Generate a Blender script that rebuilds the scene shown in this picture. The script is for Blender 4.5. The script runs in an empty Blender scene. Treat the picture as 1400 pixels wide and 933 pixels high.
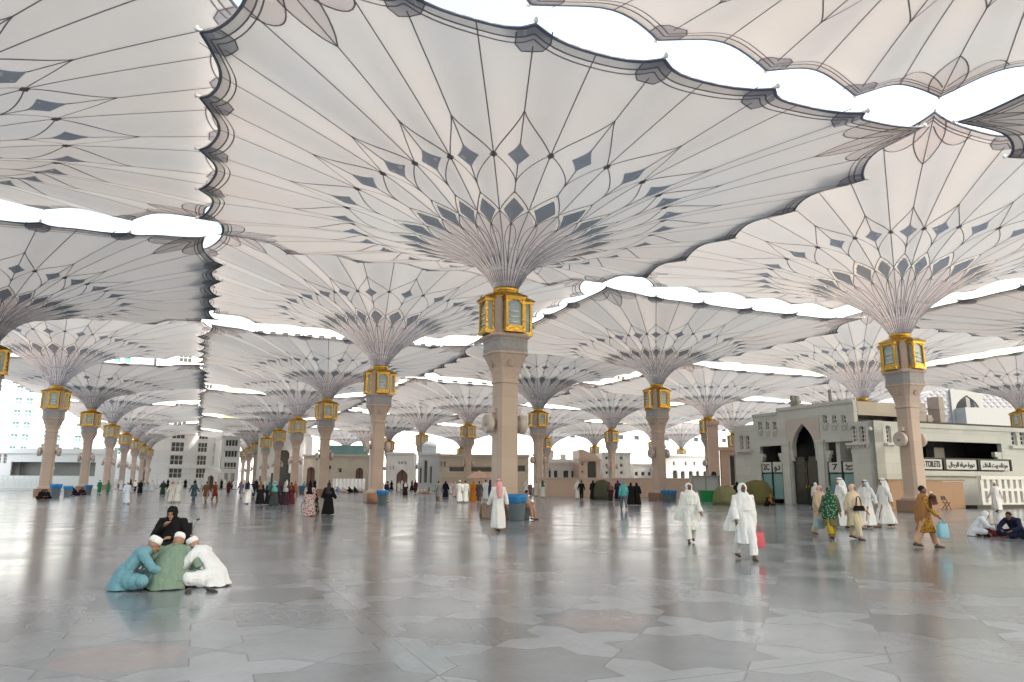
import bpy, bmesh, math, random
from mathutils import Vector, Matrix, noise
R = math.radians
PI = math.pi
scene = bpy.context.scene
COL = scene.collection

# ------------------------------------------------------------------ camera
CAM_H, FPX, PITCH, ROLL = 1.65, 997.26, 0.18971, 0.00551
cam_d = bpy.data.cameras.new('camera')
cam = bpy.data.objects.new('camera', cam_d)
COL.objects.link(cam)
cam_d.sensor_width = 36.0
cam_d.lens = FPX / 1400 * 36.0
cam_d.clip_start, cam_d.clip_end = 0.1, 4000
cam.matrix_world = (Matrix.Translation((0, 0, CAM_H)) @ Matrix.Rotation(PI / 2 + PITCH, 4, 'X')
                    @ Matrix.Rotation(ROLL, 4, 'Z'))
scene.camera = cam

# ------------------------------------------------------------------ light
SUN_EL, SUN_AZ = R(52), R(112)      # azimuth from +Y towards +X
world = bpy.data.worlds.new('World')
scene.world = world
world.use_nodes = True
wn = world.node_tree
bg = wn.nodes['Background']
sky = wn.nodes.new('ShaderNodeTexSky')
sky.sky_type = 'NISHITA'
sky.sun_disc = False
sky.sun_elevation = SUN_EL
sky.sun_rotation = SUN_AZ
sky.dust_density = 5.0
sky.air_density = 2.0
sky.ozone_density = 0.0
wn.links.new(sky.outputs[0], bg.inputs[0])
bg.inputs[1].default_value = 0.15
sun_d = bpy.data.lights.new('sun', 'SUN')
sun_d.energy = 2.0
sun_d.angle = R(18)
sun_d.color = (1.0, 0.975, 0.95)
sun = bpy.data.objects.new('sun', sun_d)
COL.objects.link(sun)
to_sun = Vector((math.sin(SUN_AZ) * math.cos(SUN_EL), math.cos(SUN_AZ) * math.cos(SUN_EL), math.sin(SUN_EL)))
sun.rotation_euler = to_sun.to_track_quat('Z', 'Y').to_euler()
sun.location = (0, 0, 60)
vs = scene.view_settings
vs.view_transform = 'Standard'
vs.look = 'None'
vs.gamma = 1.0
vs.exposure = 1.72
vs.use_curve_mapping = False
scene.cycles.max_bounces = 9
scene.cycles.diffuse_bounces = 5
scene.cycles.glossy_bounces = 3
scene.cycles.transmission_bounces = 4
scene.cycles.caustics_reflective = False
scene.cycles.caustics_refractive = False
scene.cycles.sample_clamp_indirect = 6.0

# ------------------------------------------------------------------ coordinates
TH = 0.401067
E1 = Vector((-math.sin(TH), math.cos(TH)))
E2 = Vector((math.cos(TH), math.sin(TH)))
S = 26.0
C0 = Vector((-0.0117 * S, 1.2845 * S))

def ray(px, py):
    x, y = px - 700, py - 466.5
    c, s = math.cos(-ROLL), math.sin(-ROLL)
    x, y = c * x - s * y, s * x + c * y
    return Vector((x, FPX * math.cos(PITCH) + y * math.sin(PITCH), FPX * math.sin(PITCH) - y * math.cos(PITCH)))

def ground(px, py, z=0.0):
    d = ray(px, py)
    t = (z - CAM_H) / d.z
    return Vector((d.x * t, d.y * t, z))

def at_depth(px, py, depth):
    d = ray(px, py)
    t = depth / d.y
    return Vector((d.x * t, depth, d.z * t + CAM_H))

def grid(i, j):
    p = C0 + E1 * (i * S) + E2 * (j * S)
    return Vector((p.x, p.y, 0))

# ------------------------------------------------------------------ objects helpers
def tag(o, label=None, cat=None, group=None, kind=None):
    if label: o['label'] = label
    if cat: o['category'] = cat
    if group: o['group'] = group
    if kind: o['kind'] = kind
    return o

def empty(name, loc, rz=0.0, **kw):
    o = bpy.data.objects.new(name, None)
    o.empty_display_size = 0.3
    COL.objects.link(o)
    o.location = loc
    o.rotation_euler = (0, 0, rz)
    return tag(o, **kw)

def link_mesh(name, me, parent=None):
    o = bpy.data.objects.new(name, me)
    COL.objects.link(o)
    if parent: o.parent = parent
    return o

def copy_tree(o, parent=None):
    c = o.copy()
    COL.objects.link(c)
    c.parent = parent
    if parent: c.matrix_parent_inverse = o.matrix_parent_inverse.copy()
    for ch in list(o.children):
        copy_tree(ch, c)
    return c

class MB:
    """collects shapes that become ONE mesh"""
    def __init__(self):
        self.v, self.f, self.m, self.sm = [], [], [], []
    def add(self, vs_, fs_, mi=0, smooth=False):
        b = len(self.v)
        self.v.extend([tuple(p) for p in vs_])
        for f in fs_:
            self.f.append([b + i for i in f]); self.m.append(mi); self.sm.append(smooth)
        return self
    def box(self, x0, x1, y0, y1, z0, z1, mi=0, M=None):
        vs_ = [Vector(p) for p in ((x0,y0,z0),(x1,y0,z0),(x1,y1,z0),(x0,y1,z0),(x0,y0,z1),(x1,y0,z1),(x1,y1,z1),(x0,y1,z1))]
        if M: vs_ = [M @ p for p in vs_]
        return self.add(vs_, [(0,3,2,1),(4,5,6,7),(0,1,5,4),(1,2,6,5),(2,3,7,6),(3,0,4,7)], mi)
    def loft(self, rings, mi=0, smooth=True, cap=True, closed=True):
        n = len(rings[0]); vs_ = [p for r in rings for p in r]; fs = []
        for i in range(len(rings) - 1):
            for j in range(n if closed else n - 1):
                k = (j + 1) % n
                fs.append((i*n+j, i*n+k, (i+1)*n+k, (i+1)*n+j))
        if cap:
            fs.append(tuple(reversed(range(n)))); fs.append(tuple((len(rings)-1)*n + q for q in range(n)))
        return self.add(vs_, fs, mi, smooth)
    def lathe(self, prof, n=24, mi=0, smooth=True, c=(0,0), M=None, cap=True, ph=0.0):
        rings = []
        for r, z in prof:
            ring = [Vector((c[0] + r*math.cos(ph+2*PI*k/n), c[1] + r*math.sin(ph+2*PI*k/n), z)) for k in range(n)]
            if M: ring = [M @ p for p in ring]
            rings.append(ring)
        return self.loft(rings, mi, smooth, cap)
    def tube(self, pts, rad, n=8, mi=0, smooth=True):
        pts = [Vector(p) for p in pts]
        if not hasattr(rad, '__len__'): rad = [rad] * len(pts)
        rings = []
        for i, p in enumerate(pts):
            d = (pts[min(i+1, len(pts)-1)] - pts[max(i-1, 0)]).normalized()
            a = d.cross(Vector((0, 0, 1)))
            if a.length < 0.1: a = d.cross(Vector((0, 1, 0)))
            a.normalize(); b = d.cross(a)
            rings.append([p + (a*math.cos(2*PI*k/n) + b*math.sin(2*PI*k/n)) * rad[i] for k in range(n)])
        return self.loft(rings, mi, smooth)
    def prism(self, poly, y0, y1, mi=0, M=None):
        """poly of (x,z), extruded along y"""
        n = len(poly)
        vs_ = [Vector((x, y0, z)) for x, z in poly] + [Vector((x, y1, z)) for x, z in poly]
        if M: vs_ = [M @ p for p in vs_]
        fs = [tuple(range(n)), tuple(reversed(range(n, 2*n)))]
        fs += [(i, i+n, (i+1) % n + n, (i+1) % n) for i in range(n)]
        return self.add(vs_, fs, mi)
    def mesh(self, name, mats):
        me = bpy.data.meshes.new(name)
        me.from_pydata(self.v, [], self.f)
        if not isinstance(mats, (list, tuple)): mats = [mats]
        for m in mats: me.materials.append(m)
        me.polygons.foreach_set('material_index', self.m)
        me.polygons.foreach_set('use_smooth', self.sm)
        me.update()
        bm = bmesh.new(); bm.from_mesh(me)
        bmesh.ops.recalc_face_normals(bm, faces=bm.faces)
        bm.to_mesh(me); bm.free()
        return me
    def build(self, name, mats, parent=None):
        return link_mesh(name, self.mesh(name, mats), parent)

# ------------------------------------------------------------------ materials
def node(nt, typ, **kw):
    n = nt.nodes.new(typ)
    for k, v in kw.items(): setattr(n, k, v)
    return n

def mat(name, col, rough=0.6, metal=0.0, var=0.12, scale=3.0, bump=0.0, bscale=None, spec=0.5, coords='Object'):
    m = bpy.data.materials.new(name); m.use_nodes = True
    nt = m.node_tree; b = nt.nodes['Principled BSDF']
    b.inputs['Roughness'].default_value = rough
    b.inputs['Metallic'].default_value = metal
    b.inputs['Specular IOR Level'].default_value = spec
    tc = node(nt, 'ShaderNodeTexCoord')
    nz = node(nt, 'ShaderNodeTexNoise'); nz.inputs['Scale'].default_value = scale
    nz.inputs['Detail'].default_value = 5
    nt.links.new(tc.outputs[coords], nz.inputs['Vector'])
    mx = node(nt, 'ShaderNodeMix', data_type='RGBA')
    c = Vector(col[:3])
    mx.inputs[6].default_value = (*[max(0, x * (1 - var)) for x in c], 1)
    mx.inputs[7].default_value = (*[min(1, x * (1 + var)) for x in c], 1)
    nt.links.new(nz.outputs['Fac'], mx.inputs[0])
    nt.links.new(mx.outputs[2], b.inputs['Base Color'])
    if bump:
        nb = node(nt, 'ShaderNodeTexNoise'); nb.inputs['Scale'].default_value = bscale or scale * 4
        nb.inputs['Detail'].default_value = 4
        nt.links.new(tc.outputs[coords], nb.inputs['Vector'])
        bp = node(nt, 'ShaderNodeBump'); bp.inputs['Strength'].default_value = bump
        bp.inputs['Distance'].default_value = 0.05
        nt.links.new(nb.outputs['Fac'], bp.inputs['Height'])
        nt.links.new(bp.outputs[0], b.inputs['Normal'])
    return m

def block_mat(name, col, bw, bh, mortar=0.012, rough=0.6, dark=0.6, var=0.08, spec=0.3, vec='Object'):
    """cladding panels: brick texture laid on the walls (x+y along, z up)"""
    m = mat(name, col, rough, var=var, scale=0.8, spec=spec)
    nt = m.node_tree; b = nt.nodes['Principled BSDF']
    tc = node(nt, 'ShaderNodeTexCoord'); sp = node(nt, 'ShaderNodeSeparateXYZ')
    nt.links.new(tc.outputs[vec], sp.inputs[0])
    ad = node(nt, 'ShaderNodeMath', operation='ADD')
    nt.links.new(sp.outputs[0], ad.inputs[0]); nt.links.new(sp.outputs[1], ad.inputs[1])
    cb = node(nt, 'ShaderNodeCombineXYZ')
    nt.links.new(ad.outputs[0], cb.inputs[0]); nt.links.new(sp.outputs[2], cb.inputs[1])
    br = node(nt, 'ShaderNodeTexBrick')
    br.inputs['Scale'].default_value = 1.0
    br.inputs['Brick Width'].default_value = bw; br.inputs['Row Height'].default_value = bh
    br.inputs['Mortar Size'].default_value = mortar; br.inputs['Mortar Smooth'].default_value = 0.3
    br.inputs['Color1'].default_value = (1, 1, 1, 1); br.inputs['Color2'].default_value = (0.9, 0.9, 0.9, 1)
    br.inputs['Mortar'].default_value = (dark, dark, dark, 1)
    nt.links.new(cb.outputs[0], br.inputs['Vector'])
    src = b.inputs['Base Color'].links[0].from_socket
    mu = node(nt, 'ShaderNodeMix', data_type='RGBA', blend_type='MULTIPLY')
    mu.inputs[0].default_value = 1.0
    nt.links.new(src, mu.inputs[6]); nt.links.new(br.outputs['Color'], mu.inputs[7])
    nt.links.new(mu.outputs[2], b.inputs['Base Color'])
    return m

def cloth_mat(name, refl, trans, var=0.06, scale=0.25):
    """thin membrane: reflects and lets daylight through"""
    m = bpy.data.materials.new(name); m.use_nodes = True
    nt = m.node_tree; nt.nodes.remove(nt.nodes['Principled BSDF'])
    out = nt.nodes['Material Output']
    d = node(nt, 'ShaderNodeBsdfDiffuse'); t = node(nt, 'ShaderNodeBsdfTranslucent')
    ad = node(nt, 'ShaderNodeAddShader')
    tc = node(nt, 'ShaderNodeTexCoord'); oi = node(nt, 'ShaderNodeObjectInfo')
    va = node(nt, 'ShaderNodeVectorMath', operation='ADD')
    nt.links.new(tc.outputs['Object'], va.inputs[0]); nt.links.new(oi.outputs['Location'], va.inputs[1])
    nz = node(nt, 'ShaderNodeTexNoise'); nz.inputs['Scale'].default_value = scale
    nz.inputs['Detail'].default_value = 5; nz.inputs['Roughness'].default_value = 0.55
    nt.links.new(va.outputs[0], nz.inputs['Vector'])
    n3 = node(nt, 'ShaderNodeTexNoise'); n3.inputs['Scale'].default_value = 0.16; n3.inputs['Detail'].default_value = 3
    n3.inputs['Roughness'].default_value = .4; nt.links.new(va.outputs[0], n3.inputs['Vector'])
    nb = node(nt, 'ShaderNodeTexNoise'); nb.inputs['Scale'].default_value = .9; nb.inputs['Detail'].default_value = 4
    nt.links.new(va.outputs[0], nb.inputs['Vector'])
    bp = node(nt, 'ShaderNodeBump'); bp.inputs['Strength'].default_value = .35; bp.inputs['Distance'].default_value = .12
    nt.links.new(nb.outputs['Fac'], bp.inputs['Height'])
    for sh, c in ((d, refl), (t, trans)):
        nt.links.new(bp.outputs[0], sh.inputs['Normal'])
        mx = node(nt, 'ShaderNodeMix', data_type='RGBA')
        cc = Vector(c)
        mx.inputs[6].default_value = (cc.x * (1 - var * 0.7), cc.y * (1 - var), cc.z * (1 - var * 1.6), 1)
        mx.inputs[7].default_value = (cc.x * (1 + var), cc.y * (1 + var), cc.z * (1 + var), 1)
        nt.links.new(nz.outputs['Fac'], mx.inputs[0])
        hue = node(nt, 'ShaderNodeMix', data_type='RGBA', blend_type='MULTIPLY'); hue.inputs[0].default_value = 1.0
        cr = node(nt, 'ShaderNodeMix', data_type='RGBA')
        cr.inputs[6].default_value = (1.06, 0.98, 0.93, 1); cr.inputs[7].default_value = (0.93, 1.01, 1.04, 1)
        nt.links.new(n3.outputs['Fac'], cr.inputs[0])
        nt.links.new(mx.outputs[2], hue.inputs[6]); nt.links.new(cr.outputs[2], hue.inputs[7])
        obj_tone = node(nt, 'ShaderNodeMapRange'); obj_tone.inputs['To Min'].default_value = .80; obj_tone.inputs['To Max'].default_value = 1.10  # random tone factor, one value per object
        nt.links.new(oi.outputs['Random'], obj_tone.inputs['Value'])
        sc_ = node(nt, 'ShaderNodeVectorMath', operation='SCALE')
        nt.links.new(hue.outputs[2], sc_.inputs[0]); nt.links.new(obj_tone.outputs[0], sc_.inputs['Scale'])
        nt.links.new(sc_.outputs[0], sh.inputs[0])
    nt.links.new(d.outputs[0], ad.inputs[0]); nt.links.new(t.outputs[0], ad.inputs[1])
    nt.links.new(ad.outputs[0], out.inputs[0])
    return m

M = {}
M['fabric'] = cloth_mat('canopy_fabric', (0.45, 0.434, 0.428), (0.104, 0.100, 0.098))
M['seam'] = cloth_mat('canopy_seam', (0.15, 0.14, 0.15), (0.09, 0.09, 0.10))
M['edge'] = cloth_mat('canopy_edge_binding', (0.11, 0.12, 0.16), (0.08, 0.085, 0.11))
M['blue'] = cloth_mat('canopy_blue_inlay', (0.17, 0.195, 0.245), (0.20, 0.225, 0.27), var=0.1)
M['brown'] = cloth_mat('canopy_brown_inlay', (0.33, 0.315, 0.32), (0.60, 0.575, 0.59))
M['petal'] = cloth_mat('canopy_corner_petal', (0.32, 0.30, 0.305), (0.62, 0.60, 0.61))
M['band'] = cloth_mat('canopy_border_band', (0.30, 0.30, 0.31), (0.55, 0.55, 0.55))
M['tipgrey'] = cloth_mat('canopy_tip_patch', (0.22, 0.22, 0.25), (0.36, 0.36, 0.38))
M['throat'] = cloth_mat('canopy_throat_seam', (0.17, 0.185, 0.235), (0.12, 0.13, 0.165))
M['pale'] = cloth_mat('canopy_pale_outline', (0.62, 0.60, 0.57), (0.62, 0.60, 0.58))
M['gold'] = mat('gilded_metal', (0.56, 0.35, 0.075), 0.20, 1.0, var=0.5, scale=5, bump=0.5, bscale=9)
M['glass'] = mat('lantern_glass', (0.38, 0.47, 0.46), 0.10, 0.0, var=0.25, scale=5, spec=0.8)
M['lamp'] = mat('lantern_lamp', (0.9, 0.93, 0.9), 0.3, var=0.02)
M['stone'] = block_mat('pillar_stone', (0.54, 0.42, 0.355), 3.3, 1.35, 0.008, rough=0.35, dark=0.75, spec=0.4)
M['stone_plain'] = mat('capital_stone', (0.54, 0.42, 0.35), 0.5, var=0.18, scale=5, bump=0.5, bscale=9)
M['inlay'] = mat('inlay_stone', (0.33, 0.32, 0.33), 0.45, var=0.3, scale=9, bump=0.3, bscale=16)
M['plinth'] = mat('brown_marble', (0.27, 0.165, 0.12), 0.3, var=0.25, scale=2.5)
M['offwhite'] = mat('painted_fan', (0.56, 0.49, 0.45), 0.45, var=0.05)
M['fan_dark'] = mat('fan_grille', (0.42, 0.37, 0.36), 0.5, var=0.2, scale=20)
M['steel'] = mat('white_bracket', (0.78, 0.76, 0.72), 0.35, var=0.05)

# ------------------------------------------------------------------ ground
def floor_mat():
    m = bpy.data.materials.new('polished_marble_floor'); m.use_nodes = True
    nt = m.node_tree; b = nt.nodes['Principled BSDF']; L = nt.links.new
    def mth(op, a, b_=None, c_=None):
        n = node(nt, 'ShaderNodeMath', operation=op)
        for i, x in enumerate((a, b_, c_)):
            if x is None: continue
            if isinstance(x, (int, float)): n.inputs[i].default_value = x
            else: L(x, n.inputs[i])
        return n.outputs[0]
    def mixc(f, a, c_):
        n = node(nt, 'ShaderNodeMix', data_type='RGBA'); L(f, n.inputs[0]) if not isinstance(f, float) else None
        if isinstance(f, float): n.inputs[0].default_value = f
        for i, x in ((6, a), (7, c_)):
            if isinstance(x, tuple): n.inputs[i].default_value = (*x, 1)
            else: L(x, n.inputs[i])
        return n.outputs[2]
    tc = node(nt, 'ShaderNodeTexCoord')
    sp = node(nt, 'ShaderNodeSeparateXYZ'); L(tc.outputs['Object'], sp.inputs[0])
    X, Y = sp.outputs[0], sp.outputs[1]           # object is turned into the grid: x = E2, y = E1
    P = 1.73333
    def cell(v, p, off): # centred fractional part
        t = mth('DIVIDE', mth('SUBTRACT', v, off), p)
        return mth('MULTIPLY', mth('SUBTRACT', mth('FRACT', mth('ADD', t, 0.5)), 0.5), p), mth('FLOOR', mth('ADD', t, 0.5))
    x, ix = cell(X, P, -2.9); y, iy = cell(Y, P, -22.7)
    ax, ay = mth('ABSOLUTE', x), mth('ABSOLUTE', y)
    sq = mth('MAXIMUM', ax, ay)
    dm = mth('MULTIPLY', mth('ADD', ax, ay), 0.70711)
    star = mth('MINIMUM', sq, dm)                 # eight-pointed star
    a = P / 2 * 0.70711
    instar = mth('LESS_THAN', star, a)
    inner = mth('LESS_THAN', mth('MAXIMUM', sq, dm), a * 0.92)
    # joints
    j1 = mth('LESS_THAN', mth('ABSOLUTE', mth('SUBTRACT', star, a)), 0.009)
    x5, _ = cell(X, P * 3, -2.9 + P * 1.5); y5, _ = cell(Y, P * 3, -22.7 + P * 1.5)
    j2 = mth('LESS_THAN', mth('MINIMUM', mth('ABSOLUTE', x5), mth('ABSOLUTE', y5)), 0.010)
    xd, _ = cell(mth('ADD', x, y), P, P / 2); xe, _ = cell(mth('SUBTRACT', x, y), P, P / 2)
    j3 = mth('LESS_THAN', mth('MINIMUM', mth('ABSOLUTE', xd), mth('ABSOLUTE', xe)), 0.008)
    joint = mth('MAXIMUM', mth('MAXIMUM', j1, j2), mth('MULTIPLY', j3, mth('SUBTRACT', 1.0, instar)))
    # one star in three is red
    r3x, _ = cell(X, P * 3, -2.9); r3y, _ = cell(Y, P * 3, -22.7)
    red = mth('MULTIPLY', mth('LESS_THAN', mth('MAXIMUM', mth('ABSOLUTE', r3x), mth('ABSOLUTE', r3y)), P / 2), inner)
    # slab to slab tone
    def rnd(cx_, cy_, k):
        cb = node(nt, 'ShaderNodeCombineXYZ'); L(cx_, cb.inputs[0]); L(cy_, cb.inputs[1]); cb.inputs[2].default_value = k
        w = node(nt, 'ShaderNodeTexWhiteNoise', noise_dimensions='3D'); L(cb.outputs[0], w.inputs['Vector'])
        return w.outputs['Value']
    rstar = rnd(ix, iy, 1.3)
    _, ix2 = cell(mth('ADD', X, Y), P, 0.3); _, iy2 = cell(mth('SUBTRACT', X, Y), P, 0.7)
    rcross = rnd(ix2, iy2, 5.1)
    nz = node(nt, 'ShaderNodeTexNoise'); nz.inputs['Scale'].default_value = 1.1; nz.inputs['Detail'].default_value = 7
    nz.inputs['Roughness'].default_value = 0.65; nz.inputs['Distortion'].default_value = 0.6
    L(tc.outputs['Object'], nz.inputs['Vector'])
    nf = node(nt, 'ShaderNodeTexNoise'); nf.inputs['Scale'].default_value = 14; nf.inputs['Detail'].default_value = 5
    L(tc.outputs['Object'], nf.inputs['Vector'])
    light = mixc(rcross, (0.205, 0.228, 0.252), (0.295, 0.322, 0.352))
    dark = mixc(rstar, (0.155, 0.172, 0.19), (0.24, 0.262, 0.287))
    colr = mixc(instar, light, dark)
    colr = mixc(mth('MULTIPLY', red, 0.32), colr, (0.36, 0.25, 0.22))
    veins = mth('ADD', mth('MULTIPLY', nz.outputs['Fac'], 0.55), mth('ADD', mth('MULTIPLY', nf.outputs['Fac'], 0.22), 0.60))
    mu = node(nt, 'ShaderNodeMix', data_type='RGBA', blend_type='MULTIPLY'); mu.inputs[0].default_value = 1.0
    L(colr, mu.inputs[6])
    cbv = node(nt, 'ShaderNodeCombineXYZ')
    for i in range(3): L(veins, cbv.inputs[i])
    L(cbv.outputs[0], mu.inputs[7])
    fin = mixc(mth('MULTIPLY', joint, 0.5), mu.outputs[2], (0.07, 0.07, 0.07))
    L(fin, b.inputs['Base Color'])
    nr = node(nt, 'ShaderNodeTexNoise'); nr.inputs['Scale'].default_value = 0.7; nr.inputs['Detail'].default_value = 4
    L(tc.outputs['Object'], nr.inputs['Vector'])
    rough = mth('ADD', mth('ADD', mth('MULTIPLY', nr.outputs['Fac'], 0.16), 0.06), mth('MULTIPLY', joint, 0.02))
    rough = mth('ADD', rough, mth('MULTIPLY', rcross, 0.05))
    L(rough, b.inputs['Roughness'])
    b.inputs['Specular IOR Level'].default_value = 0.7
    bp = node(nt, 'ShaderNodeBump'); bp.inputs['Strength'].default_value = 0.035; bp.inputs['Distance'].default_value = 0.05
    nb = node(nt, 'ShaderNodeTexNoise'); nb.inputs['Scale'].default_value = 1.6; nb.inputs['Detail'].default_value = 3
    L(tc.outputs['Object'], nb.inputs['Vector'])
    L(mth('ADD', nb.outputs['Fac'], mth('MULTIPLY', rcross, 0.25)), bp.inputs['Height'])
    L(bp.outputs[0], b.inputs['Normal'])
    return m

fl = MB().add([(-170, -120, 0), (230, -120, 0), (230, 330, 0), (-170, 330, 0)], [(0, 1, 2, 3)]).build('plaza_floor', floor_mat())
fl.rotation_euler = (0, 0, TH); fl.location = (C0.x, C0.y, 0)
tag(fl, kind='structure')
gr = MB().add([(-1800, -800, 0), (1800, -800, 0), (1800, 2500, 0), (-1800, 2500, 0)], [(0, 1, 2, 3)]).build(
    'city_ground', mat('pale_ground', (0.42, 0.39, 0.35), 0.8, scale=0.05))
gr.location = (0, 0, -0.03)
tag(gr, kind='structure')

# ------------------------------------------------------------------ umbrellas
ANG = []
for k in range(4):
    b0 = [0, math.atan(.345), math.atan(.665), PI/4, PI/2 - math.atan(.665), PI/2 - math.atan(.345)]
    ANG += [k * PI/2 + a for a in b0]
ANG.append(2 * PI)
def tip_xy(k):
    k %= 24
    a = ANG[k]
    if k % 6 == 3: return Vector((math.cos(a), math.sin(a))) * (12.59 * 2 ** .5)
    q = (a + PI/4) % (PI/2) - PI/4
    side_x = int(((a + PI/4) % (2*PI)) / (PI/2)) % 2 == 0
    t = math.tan(q) * 13.2          # tips stand in line along the edge; the left and right edges reach farther out
    if side_x: return Vector((13.75 * (1 if math.cos(a) > 0 else -1), t * (1 if math.cos(a) > 0 else -1)))
    return Vector((math.cos(a), math.sin(a))) * (13.2 / math.cos(q))
TIPS = [tip_xy(k) for k in range(25)]
ANG = [(math.atan2(p.y, p.x)) % (2*PI) for p in TIPS[:24]] + [2*PI]
TIPZ = [15.51 if k % 6 == 3 else 15.01 for k in range(25)]
PROF = [(0.55, 10.5), (0.8, 10.95), (1.1, 11.40), (1.8, 12.02), (3.0, 12.52), (4.26, 12.84), (6.0, 13.36), (7.6, 13.76), (10.1, 14.33), (13.2, 15.01), (19, 15.95)]
def zp(r):
    for (a, za), (b, zb) in zip(PROF, PROF[1:]):
        if r <= b: return za + (zb - za) * (r - a) / (b - a)
    return PROF[-1][1]
def zps(r):
    w = 0.12 * r
    return (zp(max(.55, r - w)) + 2 * zp(r) + zp(r + w)) / 4 if r > .8 else zp(r)
def sstep(x):
    x = max(0, min(1, x)); return x * x * (3 - 2 * x)
def sector(a):
    a %= 2 * PI
    for k in range(24):
        if a <= ANG[k+1] + 1e-9: return k, (a - ANG[k]) / (ANG[k+1] - ANG[k])
    return 23, 1.0
def chord_r(a):
    k, s = sector(a)
    p, q = TIPS[k], TIPS[k+1]
    d = Vector((math.cos(a), math.sin(a))); e = q - p
    return (p.x * e.y - p.y * e.x) / (d.x * e.y - d.y * e.x)
def edge_r(a):
    k, s = sector(a)
    return chord_r(a) - 0.70 * max(0, math.sin(PI * s)) ** 0.8
def surf(a, r, dz, off=0.0):
    k, s = sector(a)
    rc = chord_r(a)
    zt = TIPZ[k] * (1 - s) + TIPZ[k+1] * s
    z = zps(r) + (zt - zps(rc)) * sstep((r - 7) / (rc - 7)) + dz * sstep((r - .6) / 4.5)
    inn = 1 - sstep((r - 3) / 5)
    z += 0.045 * inn * min(1, r / 2.2) * math.sin(PI * s) ** 2 + (1 - inn) * 0.20 * math.sin(PI * s) ** 2
    return Vector((r * math.cos(a), r * math.sin(a), z - off))
def arm_ang(k, u):
    """angle u sectors away from arm k (u in -0.5..0.5)"""
    k %= 24
    if u >= 0: return ANG[k] + u * (ANG[k+1] - ANG[k])
    p = k - 1 if k > 0 else 23
    return ANG[k] + u * (ANG[p+1] - ANG[p])

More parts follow.
